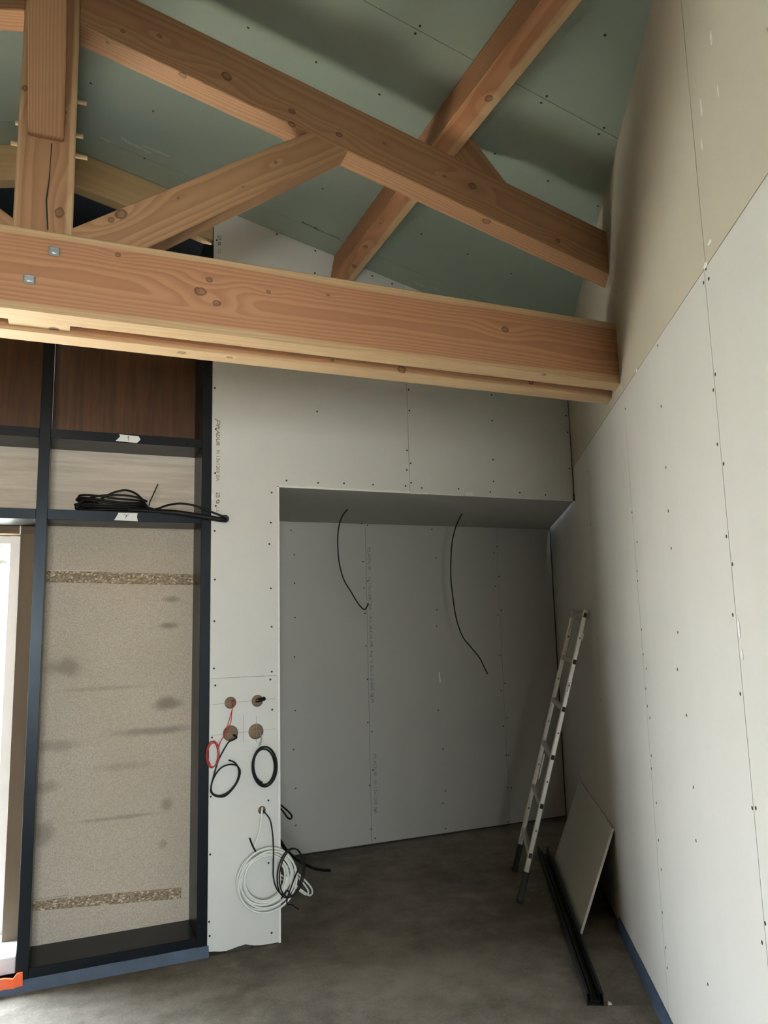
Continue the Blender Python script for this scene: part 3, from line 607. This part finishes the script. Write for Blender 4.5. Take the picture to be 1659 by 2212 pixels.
# orange tape end on the sill
ot = []
pr = [(-0.60, 0.075, 0.03), (-0.30, 0.078, 0.030), (-0.21, 0.075, 0.032), (-0.175, 0.070, 0.031), (-0.158, 0.088, 0.033), (-0.136, 0.092, 0.036)]
A = [(x, 4.098 - 0.008 * (i % 2), zt) for i, (x, zt, zb) in enumerate(pr)]; B = [(x + 0.004, 4.092 - 0.006 * (i % 2), zb) for i, (x, zt, zb) in enumerate(pr)]
vv = A + B; n_ = len(A); ff = [[i, i + 1, n_ + i + 1, n_ + i] for i in range(n_ - 1)]
me = mesh('orange_tape', vv, ff)
bm = bmesh.new(); bm.from_mesh(me); r_ = bmesh.ops.extrude_face_region(bm, geom=list(bm.faces))
bmesh.ops.translate(bm, verts=[x for x in r_['geom'] if isinstance(x, bmesh.types.BMVert)], vec=(0, 0.014, 0)); bmesh.ops.recalc_face_normals(bm, faces=bm.faces); bm.to_mesh(me); bm.free()
tag(link('orange_tape', me, M['orange']), 'loose strip of bright orange tape under the white window sill', 'tape')

# ------------------------------------------------------------------ roof truss
tr = empty('roof_truss', (XRIDGE, 2.765, 2.703)); bpy.context.view_layer.update()
tag(tr, 'timber roof truss with twin tie beams, king post and struts', 'roof truss')
Y0, Y1 = 2.71, 2.82                               # post, rafters and struts
BF0, BF1, BR0, BR1 = 2.652, 2.755, 2.832, 2.935   # twin tie beams
ZB, ZT = 2.7033, 2.996
def tie(y0, y1, z0, z1, mat):
    e0, e1 = xr(y0) + 0.010, xr(y1) + 0.010
    return timber('tie_beam', [(-3.76, z0), (e0, z0), (e0, z1), (-3.76, z1)], [(-3.76, z0), (e1, z0), (e1, z1), (-3.76, z1)], y0, y1, 0.0, (0.0, (y0 + y1) / 2, (z0 + z1) / 2), mat, tr, 0.004)
M['tie_front'] = wood('douglas_fir_tie_front', early=(0.46, 0.222, 0.118), late=(0.30, 0.116, 0.054), sap=(0.56, 0.41, 0.23), freq=105, pith=(0.050, -0.01), sap_edge=0.119, auto_knots=False, wander=0.03, contrast=0.75,
    knots=[(0.408, -0.052, 0.007, 0.017), (0.468, -0.052, -0.030, 0.012), (0.440, -0.052, 0.058, 0.010), (0.662, -0.052, 0.045, 0.007), (0.90, -0.052, 0.068, 0.005), (1.705, -0.052, 0.035, 0.014), (1.90, -0.04, -0.146, 0.010), (0.12, -0.052, 0.10, 0.008)])
M['tie_rear'] = wood('douglas_fir_tie_rear', early=(0.50, 0.30, 0.17), late=(0.36, 0.18, 0.09), freq=75, pith=(0.0, 0.20), sap_edge=0.140, auto_knots=False, contrast=0.6, knots=[(1.291, -0.051, -0.130, 0.016), (1.948, -0.051, -0.117, 0.012), (0.375, -0.008, -0.150, 0.014), (0.558, -0.016, -0.150, 0.01), (0.976, -0.051, -0.125, 0.006)])
tie(BF0, BF1, ZB, ZT, M['tie_front']); tie(BR0, BR1, ZB - 0.006, ZT, M['tie_rear'])
# king post: shoulders above the beams, thinner tongue between them
kp = timber('king_post', [(-0.222, ZT - 0.02), (-0.030, ZT - 0.02), (-0.036, 4.20), (-0.216, 4.20)], None, Y0, Y1, math.pi / 2, (XRIDGE, 2.765, 3.4), M['king'], tr, 0.005)
timber('post_tongue', [(-0.227, 2.712), (-0.027, 2.712), (-0.027, ZT), (-0.227, ZT)], None, BF1, BR0, math.pi / 2, (XRIDGE, 2.79, 2.85), M['gable_wood'], tr, 0.002)
crack = [(-0.112, Y0 - 0.0006, 3.36), (-0.108, Y0 - 0.0006, 3.36), (-0.110, Y0 - 0.0006, 3.30), (-0.111, Y0 - 0.0006, 3.22), (-0.117, Y0 - 0.0006, 3.14), (-0.108, Y0 - 0.0006, 3.03), (-0.113, Y0 - 0.0006, 3.03), (-0.122, Y0 - 0.0006, 3.14), (-0.115, Y0 - 0.0006, 3.22), (-0.1125, Y0 - 0.0006, 3.30)]
keep(link('drying_crack', mesh('drying_crack', crack, [list(range(10))]), M['screw']), tr)
RS = 0.2475
def rt(x): return 4.068 - RS * x
def rb(x): return 3.850 - RS * x
for sgn in (1, -1):
    mx_ = (lambda x: x) if sgn > 0 else (lambda x: 2 * XRIDGE - x)
    xa = -0.035; e0, e1 = (xr(Y0) + 0.010, xr(Y1) + 0.010) if sgn > 0 else (3.50, 3.50)
    f_ = [(xa, rb(xa)), (e0, rb(e0)), (e0, rt(e0)), (xa, rt(xa))]; b_ = [(xa, rb(xa)), (e1, rb(e1)), (e1, rt(e1)), (xa, rt(xa))]
    timber('rafter', [(mx_(x), z) for x, z in f_], [(mx_(x), z) for x, z in b_], Y0, Y1, -sgn * math.atan(RS), (mx_(1.1), 2.765, 3.96 - RS * 1.1), M['rafter'] if sgn > 0 else M['truss'], tr)
    # strut from the post foot up to the rafter
    st = [(-0.034, 2.985), (0.170, 2.985), (1.022, rb(1.022) + 0.004), (0.845, rb(0.845) + 0.004), (-0.034, 3.052)]
    timber('strut', [(mx_(x), z) for x, z in st], None, Y0 + 0.002, Y1 - 0.002, sgn * math.radians(34.6), (mx_(0.5), 2.765, 3.31), M['strut'] if sgn > 0 else M['truss'], tr)
# cleat that stops the purlin from sliding
timber('purlin_cleat', [(1.528, rt(1.528) - 0.002), (1.802, rt(1.802) - 0.002), (1.622, 3.812), (1.556, 3.846)], None, Y0 + 0.005, Y1 - 0.005, -0.8, (1.63, 2.765, 3.72), M['truss'], tr)
# braces from the post to the ridge beam
def brace(sy, ya, z0):
    L = 0.72; s = math.sqrt(0.5); w = 0.0575; t = 0.115
    y_ = lambda d: ya + sy * d
    lo = [(y_(0), z0), (y_(t * 1.414 * 0.5), z0), (y_(t * 1.414 * 0.5 + L), z0 + L), (y_(L - 0.04), z0 + L + 0.05), (y_(0), z0 + t * 1.414 * 0.5)]
    lo = [(y_(0), z0), (y_(0.028), z0 - 0.004), (y_(L), z0 + L - 0.028), (y_(L - 0.115), z0 + L), (y_(0), z0 + 0.10)]
    M_ = Matrix.Translation((XRIDGE, ya, z0)) @ Matrix.Rotation(math.radians(45) * (-1 if sy < 0 else 1), 4, 'X')
    return lo
def brace_obj(sy, ya, z0):
    lo = brace(sy, ya, z0); ang = math.radians(45)
    M_ = Matrix(((0, 1, 0, XRIDGE), (sy * math.cos(ang), 0, -sy * math.sin(ang), ya), (math.sin(ang), 0, math.cos(ang), z0), (0, 0, 0, 1)))
    Mi = M_.inverted(); x0, x1 = -0.1865, -0.0710
    me = prism_mesh('ridge_brace', [Mi @ Vector((x0, y, z)) for y, z in lo], [Mi @ Vector((x1, y, z)) for y, z in lo]); bevel(me, 0.004)
    o = link('ridge_brace', me, M['post']); o.matrix_world = M_; o.parent = tr; o.matrix_parent_inverse = tr.matrix_world.inverted()
brace_obj(-1, Y0, 3.372); brace_obj(1, Y1, 3.36)
for z, x0, x1, y in ((3.692, -0.215, 0.000, 2.92), (3.535, -0.245, -0.008, 2.90), (3.440, -0.255, 0.010, 2.885)):
    keep(link('peg', tube_mesh('peg', [[(x0, y, z), (x1, y, z)]], 0.0085, 2, False), M['peg']), tr)
for x, z in ((-0.085, 2.924), (-0.158, 2.811)):
    bo = keep(box('bolt_plate', x - 0.019, x + 0.019, BF0 - 0.010, BF0 + 0.001, z - 0.017, z + 0.017, M['zinc'], None, 0.005), tr)
    keep(link('bolt_nut', tube_mesh('bolt_nut', [[(x, BF0 - 0.017, z), (x, BF0 - 0.008, z)]], 0.011, 1, False), M['zinc']), tr)
# purlin, ridge beam and gable rafters
pu_f = [(1.410, 3.716), (1.525, rt(1.525)), (1.562, 3.853), (1.440, 3.884)]
pa = Vector((0, 1, 0))
def along_y(name, loop, y0, y1, mat):
    cx = sum(p[0] for p in loop) / len(loop); cz = sum(p[1] for p in loop) / len(loop)
    M_ = Matrix(((0, 1, 0, cx), (1, 0, 0, 0), (0, 0, 1, cz), (0, 0, 0, 1))); Mi = M_.inverted()
    ys_ = y0 if callable(y0) else (lambda x: y0)
    me = prism_mesh(name, [Mi @ Vector((x, ys_(x), z)) for x, z in loop], [Mi @ Vector((x, y1, z)) for x, z in loop]); bevel(me, 0.003)
    o = link(name, me, mat); o.matrix_world = M_; return o
tag(along_y('purlin', pu_f, lambda x: (x - 3.1278) / 0.558 + YF + 0.0, YF + 0.004, M['purlin']), 'square reddish timber purlin crossing over the truss rafter', 'roof beam')
tag(along_y('ridge_beam', [(XRIDGE - 0.06, 4.02), (XRIDGE + 0.06, 4.02), (XRIDGE + 0.06, 4.245), (XRIDGE, 4.262), (XRIDGE - 0.06, 4.245)], -3.62, 4.10, M['truss']), 'timber ridge beam under the roof peak behind the king post', 'roof beam')
for sgn in (1, -1):
    mx_ = (lambda x: x) if sgn > 0 else (lambda x: 2 * XRIDGE - x)
    xe_ = XPL - 0.002 if sgn > 0 else 3.0
    lp = [(XRIDGE, ZRIDGE - 0.205), (xe_, ceil_z(xe_) - 0.205), (xe_, ceil_z(xe_) - 0.002), (XRIDGE, ZRIDGE - 0.002)]
    o = timber('gable_rafter', [(mx_(x), z) for x, z in lp], None, 4.125, 4.21, -sgn * math.atan(CM), (mx_(0.3), 4.17, 4.06), M['gable_wood'])
    tag(o, 'pale timber rafter against the gable, ' + ('running down to the grey plasterboard' if sgn > 0 else 'on the window side of the king post'), 'roof beam')
tag(link('paper_scrap', prism_mesh('paper_scrap', [(0.22, 4.203, 3.95), (0.31, 4.203, 3.925), (0.30, 4.203, 3.985), (0.235, 4.203, 3.990)], [(0.22, 4.212, 3.95), (0.31, 4.212, 3.925), (0.30, 4.212, 3.985), (0.235, 4.212, 3.990)]), M['tape']), 'small torn white paper scrap stuck under the pale gable rafter', 'paper')

# ------------------------------------------------------------------ cables on the pillar
def cable(name, paths, r, mat, label, res=2):
    return tag(link(name, tube_mesh(name, paths, r, res), M[mat]), label, 'cable')
rc = (0.72, 4.106, 0.983)
cable('red_wire', [[(0.835, 4.144, 1.249), (0.839, 4.106, 1.234), (0.824, 4.106, 1.205), (0.809, 4.106, 1.151), (0.787, 4.106, 1.087), (0.765, 4.106, 1.045), (0.75, 4.106, 1.01)] + loop_pts(rc, 0.030, 0.066, 2.6, YF - 0.009, YF - 0.016, 0.05, 1.2, 18), [(0.829, 4.144, 1.246), (0.826, 4.106, 1.223), (0.821, 4.106, 1.179), (0.817, 4.1, 1.144), (0.8, 4.1, 1.101), (0.771, 4.1, 1.056), (0.75, 4.106, 1.025)] + loop_pts((rc[0] + 0.006, 0, rc[2]), 0.030, 0.062, 1.5, YF - 0.013, YF - 0.018, 0.05, 1.0, 18)], 0.0021, 'cable_red', 'thin red wire looped out of the smaller round hole in the pillar')
ba = cable('black_cable', [[(0.839, 4.144, 1.067), (0.849, 4.106, 1.058), (0.828, 4.106, 1.046), (0.806, 4.106, 1.037), (0.78, 4.106, 0.999), (0.754, 4.106, 0.951), (0.736, 4.106, 0.897), (0.718, 4.106, 0.827), (0.717, 4.106, 0.792), (0.748, 4.106, 0.769), (0.789, 4.106, 0.767), (0.826, 4.106, 0.795), (0.855, 4.106, 0.835), (0.868, 4.106, 0.877), (0.86, 4.106, 0.903), (0.84, 4.106, 0.918), (0.805, 4.098, 0.924), (0.768, 4.098, 0.913), (0.737, 4.098, 0.88), (0.716, 4.098, 0.829), (0.723, 4.098, 0.789), (0.761, 4.098, 0.773), (0.806, 4.098, 0.788), (0.846, 4.098, 0.83), (0.859, 4.1, 0.875), (0.854, 4.1, 0.908), (0.835, 4.1, 0.933), (0.805, 4.1, 0.947)]], 0.0042, 'cable_black', 'black cable in one open loop hanging below the red wire')
bc = (0.995, 4.106, 0.898)
bb = cable('black_cable', [loop_pts(bc, 0.067, 0.105, 3.4, YF - 0.007, YF - 0.026, 0.07, 2.2, 22, 0.05, 0.84)], 0.0046, 'cable_black', 'black cable in a tight oval coil with a grey core, beside the niche edge')
link('cable_core', tube_mesh('cable_core', [[(0.974, 4.144, 1.09), (0.979, 4.106, 1.061), (0.981, 4.106, 1.035), (0.97, 4.106, 1.003)]], 0.0042), M['cable_grey'], bb)
tube_end = link('conduit_stub', tube_mesh('conduit_stub', [[(0.972, YF + 0.06, 1.235), (0.980, YF - 0.004, 1.245), (0.992, YF - 0.03, 1.252)]], 0.011), M['cable_black'])
tag(tube_end, 'short black conduit end poking out of the empty round hole', 'conduit')
wc = (0.999, 4.106, 0.337)
pts = [(0.996, 4.144, 0.668), (0.985, 4.106, 0.683), (0.977, 4.096, 0.623), (0.967, 4.096, 0.567), (0.944, 4.096, 0.499)] + loop_pts(wc, 0.152, 0.150, 9.7, YF - 0.012, YF - 0.056, 0.045, 1.9, 26, 0.0, 0.70)
wcab = cable('white_cable', [pts], 0.0054, 'cable_white', 'big round coil of white cable hanging at the pillar foot')
link('cable_tie', tube_mesh('cable_tie', [[(0.949, 4.076, 0.47), (0.928, 4.076, 0.509), (0.912, 4.076, 0.55)]], 0.0045), M['cable_black'], wcab)
tc_ = (1.122, 4.106, 0.359)
cable('black_cable', [[(0.998, 4.144, 0.664), (1, 4.106, 0.66), (1.026, 4.102, 0.623), (1.033, 4.076, 0.563), (1.032, 4.05, 0.485), (1.03, 4.046, 0.416), (1.03, 4.046, 0.353), (1.045, 4.046, 0.295), (1.079, 4.046, 0.256), (1.102, 4.046, 0.273)] + loop_pts((tc_[0], 0, tc_[2]), 0.066, 0.120, 2.3, YF - 0.070, YF - 0.080, 0.05, -1.2, 20, -0.15) + [(1.10, YF - 0.078, 0.235), (1.13, YF - 0.07, 0.20), (1.165, YF - 0.06, 0.17)]], 0.0036, 'cable_black', 'slim black cable hanging down in front of the white coil')
cable('black_cable', [[(1.103, 4.22, 0.674), (1.165, 4.3, 0.62), (1.21, 4.36, 0.576), (1.224, 4.38, 0.556), (1.216, 4.38, 0.544), (1.193, 4.36, 0.558), (1.153, 4.3, 0.606), (1.103, 4.22, 0.659)]], 0.0050, 'cable_black', 'short black cable loop sticking out of the niche side')
cable('black_conduit', [[(1.080, 4.26, 0.49)] + [(1.125, 4.3, 0.466), (1.226, 4.5, 0.338), (1.338, 4.68, 0.229), (1.451, 4.82, 0.138), (1.551, 4.93, 0.073), (1.658, 5.02, 0.027)]], 0.0100, 'cable_black', 'thick black conduit curving from the niche side down to the floor', 3)
cable('white_cable', [[(1.097, 4.2, 0.373), (1.179, 4.24, 0.321), (1.255, 4.28, 0.247), (1.306, 4.3, 0.189), (1.323, 4.32, 0.151), (1.302, 4.3, 0.143), (1.263, 4.28, 0.172), (1.2, 4.26, 0.231), (1.141, 4.22, 0.281), (1.097, 4.2, 0.315)], [(1.097, 4.2, 0.362), (1.187, 4.24, 0.298), (1.247, 4.28, 0.234), (1.293, 4.3, 0.169), (1.281, 4.3, 0.15), (1.238, 4.28, 0.183), (1.192, 4.26, 0.225), (1.097, 4.2, 0.293)]], 0.0050, 'cable_white', 'white cable loop on the dark niche side behind the big coil')

# cable coil on the shelf
sc = (0.205, 4.22, 2.297)
sp = []
for k in range(8):
    a0 = random.uniform(0, 6.28)
    for i in range(22):
        a = i / 22 * math.tau
        sp.append((sc[0] - 0.005 + (0.185 - 0.006 * (k % 4)) * math.cos(a + 0.1), 4.235 + (0.088 - 0.004 * (k % 3)) * math.sin(a + 0.1), 2.257 + 0.0085 * k + 0.006 * math.sin(a + a0) + (0.028 * max(0, -math.cos(a)) if k > 4 else 0)))
shc = cable('black_cable', [sp, [(0.362, 4.17, 2.311), (0.34, 4.19, 2.341), (0.307, 4.22, 2.372), (0.262, 4.24, 2.386), (0.206, 4.25, 2.372), (0.162, 4.26, 2.348), (0.101, 4.26, 2.303)], [(0.373, 4.17, 2.317), (0.317, 4.19, 2.342), (0.249, 4.2, 2.351), (0.181, 4.2, 2.348), (0.109, 4.2, 2.337), (0.05, 4.2, 2.312), (0.021, 4.2, 2.285), (0.024, 4.18, 2.264), (0.051, 4.16, 2.257)], [(0.365, 4.2, 2.297), (0.415, 4.18, 2.278), (0.476, 4.15, 2.297), (0.541, 4.115, 2.304), (0.616, 4.1, 2.292), (0.705, 4.095, 2.26), (0.765, 4.092, 2.238), (0.778, 4.12, 2.235)]], 0.0058, 'cable_black', 'flat coil of black cable lying on the black steel shelf')
link('cable_tie', tube_mesh('cable_tie', [[(0.384, 4.17, 2.294), (0.387, 4.17, 2.315), (0.428, 4.17, 2.415)]], 0.0032, 2, False), M['cable_black'], shc)
cable('black_conduit', [[(0.195, 4.2, 2.268), (0.305, 4.16, 2.266), (0.416, 4.128, 2.259), (0.528, 4.096, 2.25), (0.645, 4.094, 2.235), (0.765, 4.092, 2.219), (0.782, 4.13, 2.231)]], 0.0140, 'cable_black', 'black conduit running over the shelf edge into the grey plasterboard', 3)
tag(link('conduit_plug', tube_mesh('conduit_plug', [[(0.778, YF - 0.020, 2.226), (0.784, YF + 0.012, 2.228)]], 0.0215, 3, False), M['cable_black']), 'round black conduit plug in the plasterboard beside the shelf', 'conduit')

# cables from the niche ceiling
cable('black_cable', [[(1.773, 4.84, 2.437), (1.762, 4.84, 2.423), (1.72, 4.84, 2.368), (1.692, 4.84, 2.27), (1.688, 4.84, 2.159), (1.697, 4.84, 2.049), (1.727, 4.84, 1.939), (1.777, 4.84, 1.857), (1.819, 4.84, 1.789), (1.855, 4.84, 1.745), (1.877, 4.84, 1.736), (1.895, 4.84, 1.758), (1.903, 4.84, 1.777)]], 0.0046, 'cable_black', 'black cable with a hooked end hanging from the niche ceiling')
cable('black_cable', [[(2.672, 4.85, 2.436), (2.664, 4.85, 2.42), (2.616, 4.85, 2.338), (2.577, 4.85, 2.218), (2.56, 4.85, 2.086), (2.554, 4.85, 1.954), (2.565, 4.85, 1.809), (2.579, 4.85, 1.694), (2.6, 4.85, 1.607), (2.637, 4.85, 1.52), (2.7, 4.85, 1.447), (2.763, 4.85, 1.373), (2.801, 4.85, 1.3), (2.824, 4.85, 1.256)]], 0.0046, 'cable_black', 'longer black cable with a straight end hanging from the niche ceiling')

# ------------------------------------------------------------------ ladder
B1, B2 = Vector((2.498, 4.038, 0)), Vector((2.768, 4.522, 0))
T1, T2 = Vector((2.935, 3.821, 1.690)), Vector((3.205, 4.305, 1.690))
ld = empty('ladder', B1); tag(ld, 'aluminium ladder leaning on the slanting wall in the niche corner', 'ladder')
wd = D.copy(); ax = (T1 - B1); LEN = ax.length; ax = (ax - wd * ax.dot(wd)).normalized(); dp = ax.cross(wd).normalized()
def local_box(name, c, hx, hy, hz, mat, bev):
    """box in the ladder frame: hx along the wall, hy across the rail, hz along the rail"""
    Mx = Matrix(((wd.x, dp.x, ax.x, c.x), (wd.y, dp.y, ax.y, c.y), (wd.z, dp.z, ax.z, c.z), (0, 0, 0, 1)))
    a = [(-hx, -hy, -hz), (hx, -hy, -hz), (hx, hy, -hz), (-hx, hy, -hz)]; b = [(x, y, hz) for x, y, _ in a]
    me = prism_mesh(name, a, b); bevel(me, bev, 2)
    for p in me.polygons: p.use_smooth = False
    o = link(name, me, mat); o.matrix_world = Mx; bpy.context.view_layer.update()
    return o
for Bq in (B1, B2):
    o = keep(local_box('rail', Bq + ax * (LEN / 2 + 0.06) + dp * 0.0, 0.014, 0.0155, LEN / 2 - 0.06, M['alu'], 0.006), ld)
    sl = keep(local_box('foot_sleeve', Bq + ax * 0.100, 0.0165, 0.018, 0.082, M['rubber'], 0.006), ld)
    keep(local_box('rubber_foot', Bq + ax * 0.020, 0.019, 0.021, 0.014, M['rubber'], 0.006), ld)
sp_ = (LEN - 0.035 - 0.275) / 5
for k in range(6):
    d = LEN - 0.035 - sp_ * k
    c = (B1 + B2) / 2 + ax * d
    keep(local_box('rung', c, (B2 - B1).length / 2 - 0.010, 0.014, 0.015, M['alu'], 0.005), ld)
    keep(local_box('rung_end', B1 + ax * d - wd * 0.0137, 0.0018, 0.0095, 0.0145, M['rubber'], 0.0012), ld)
    if k < 5:
        for Bq in (B1, B2):
            keep(local_box('rail_hole', Bq + ax * (d - sp_ / 2) - wd * 0.0137, 0.0014, 0.004, 0.005, M['rubber'], 0.001), ld)
keep(local_box('sticker', B1 + ax * (LEN - 0.48) - wd * 0.0141 + dp * 0.008, 0.0006, 0.007, 0.03, M['tape'], 0.0004), ld)
keep(local_box('sticker', B1 + ax * (LEN - 0.165) - wd * 0.0143 - dp * 0.012, 0.0006, 0.009, 0.022, M['tape'], 0.0004), ld)
keep(local_box('stop_hook', B2 + ax * 0.70 - dp * 0.021, 0.006, 0.006, 0.085, M['alu'], 0.003), ld)

# ------------------------------------------------------------------ plasterboard offcut leaning on the wall
b0, b1, t1_, t0_ = Vector((2.535, 3.516, 0.0)), Vector((3.125, 4.583, 0.0)), Vector((3.372, 4.583, 0.495)), Vector((2.766, 3.49, 0.504))
nn = (b1 - b0).cross(t0_ - b0).normalized()
if nn.z < 0: nn = -nn
oc = prism_mesh('plasterboard_offcut', [b0, b1, t1_, t0_], [q - nn * 0.0125 + Vector((0, 0, 0.006)) * 0 for q in (b0, b1, t1_, t0_)])
zmin = min(v_.co.z for v_ in oc.vertices)
for v_ in oc.vertices: v_.co.z -= zmin
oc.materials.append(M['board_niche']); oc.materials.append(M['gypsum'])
for p_ in oc.polygons:
    if p_.area < 0.05: p_.material_index = 1
tag(link('plasterboard_offcut', oc, None), 'cut piece of grey plasterboard leaning against the slanting wall', 'plasterboard')

# ------------------------------------------------------------------ dark steel channels on the floor
def channel(name, p0, p1, w, h, t, lip, lift, mat, label):
    d = (p1 - p0).normalized(); s = Vector((0, 0, 1)).cross(d).normalized()
    prof = [(-w/2, 0), (w/2, 0), (w/2, h), (w/2 - lip, h), (w/2 - lip, h - t), (w/2 - t, h - t), (w/2 - t, t), (-w/2 + t, t), (-w/2 + t, h - t), (-w/2 + lip, h - t), (-w/2 + lip, h), (-w/2, h)]
    a = [p0 + s * x + Vector((0, 0, z + lift)) for x, z in prof]; b = [p1 + s * x + Vector((0, 0, z + lift)) for x, z in prof]
    return tag(link(name, prism_mesh(name, a, b), mat), label, 'steel channel')
channel('steel_channel', Vector((2.138, 2.884, 0)), Vector((3.150, 4.75, 0)), 0.072, 0.050, 0.003, 0.012, 0.0, M['dark_steel'], 'long dark steel channel lying on the floor beside the offcut')
channel('steel_channel', Vector((2.156, 2.907, 0)), Vector((3.140, 4.72, 0)), 0.040, 0.034, 0.003, 0.008, 0.0035, M['dark_steel'], 'narrower dark steel channel lying inside the wider one')
tag(link('plaster_crumb', bevel(prism_mesh('plaster_crumb', [(2.185, 2.862, 0), (2.205, 2.858, 0), (2.212, 2.872, 0), (2.192, 2.878, 0)], [(2.190, 2.864, 0.012), (2.203, 2.862, 0.008), (2.207, 2.870, 0.006), (2.195, 2.874, 0.013)]), 0.001), M['gypsum']), 'tiny white plaster crumb on the floor near the steel channel end', 'crumb')

# ------------------------------------------------------------------ outdoors beyond the glass
def hedge():
    rr = random.Random(11); v, f = [], []
    for i in range(5200):
        x = rr.uniform(-3.4, 0.4); z = rr.uniform(0.0, 4.4); y = 11.0 + rr.uniform(-0.5, 0.5) + 0.4 * math.sin(x * 2.1 + z)
        a, b, s = rr.uniform(0, 6.28), rr.uniform(-0.8, 0.8), rr.uniform(0.04, 0.09)
        u = Vector((math.cos(a), math.sin(a) * 0.4, math.sin(b))).normalized(); w = u.cross(Vector((rr.uniform(-1, 1), 1, rr.uniform(-1, 1)))).normalized()
        c = Vector((x, y, z)); k = len(v)
        v += [c - u * s, c + w * s * 0.5, c + u * s, c - w * s * 0.5]; f.append([k, k + 1, k + 2, k + 3])
    m = NT('sunlit_leaf'); rn = m.noise(m.obj(), 3.0, 3); m.col(m.mix(m.step(rn, 0.35, 0.65), (0.004, 0.008, 0.003), (0.013, 0.014, 0.008))); m.set(0.6)
    me = bpy.data.meshes.new('hedge'); me.from_pydata(v, [], f)
    tag(link('hedge', me, m.m), 'bright leafy hedge seen through the window', 'hedge', kind='stuff')
hedge()
fe = empty('garden_fence', (-1.4, 9.2, 0)); tag(fe, 'low pale green garden fence seen through the window', 'fence')
M['mint'] = plain('pale_mint_paint', (0.50, 0.66, 0.56), 0.6)
for k in range(7): keep(box('rail', -3.4, 0.3, 9.2, 9.23, 0.05 + 0.19 * k, 0.05 + 0.19 * k + 0.165, M['mint']), fe)
for x in (-3.3, -1.5, 0.2): keep(box('post', x, x + 0.08, 9.23, 9.31, 0.0, 1.4, M['mint']), fe)
gd = box('ground_outside', -9, 5, 4.6, 16, -0.30, -0.02, plain('pale_gravel', (0.55, 0.52, 0.46), 0.9, var=0.3, scale=30)); tag(gd, 'pale gravel ground outside the window', kind='structure')
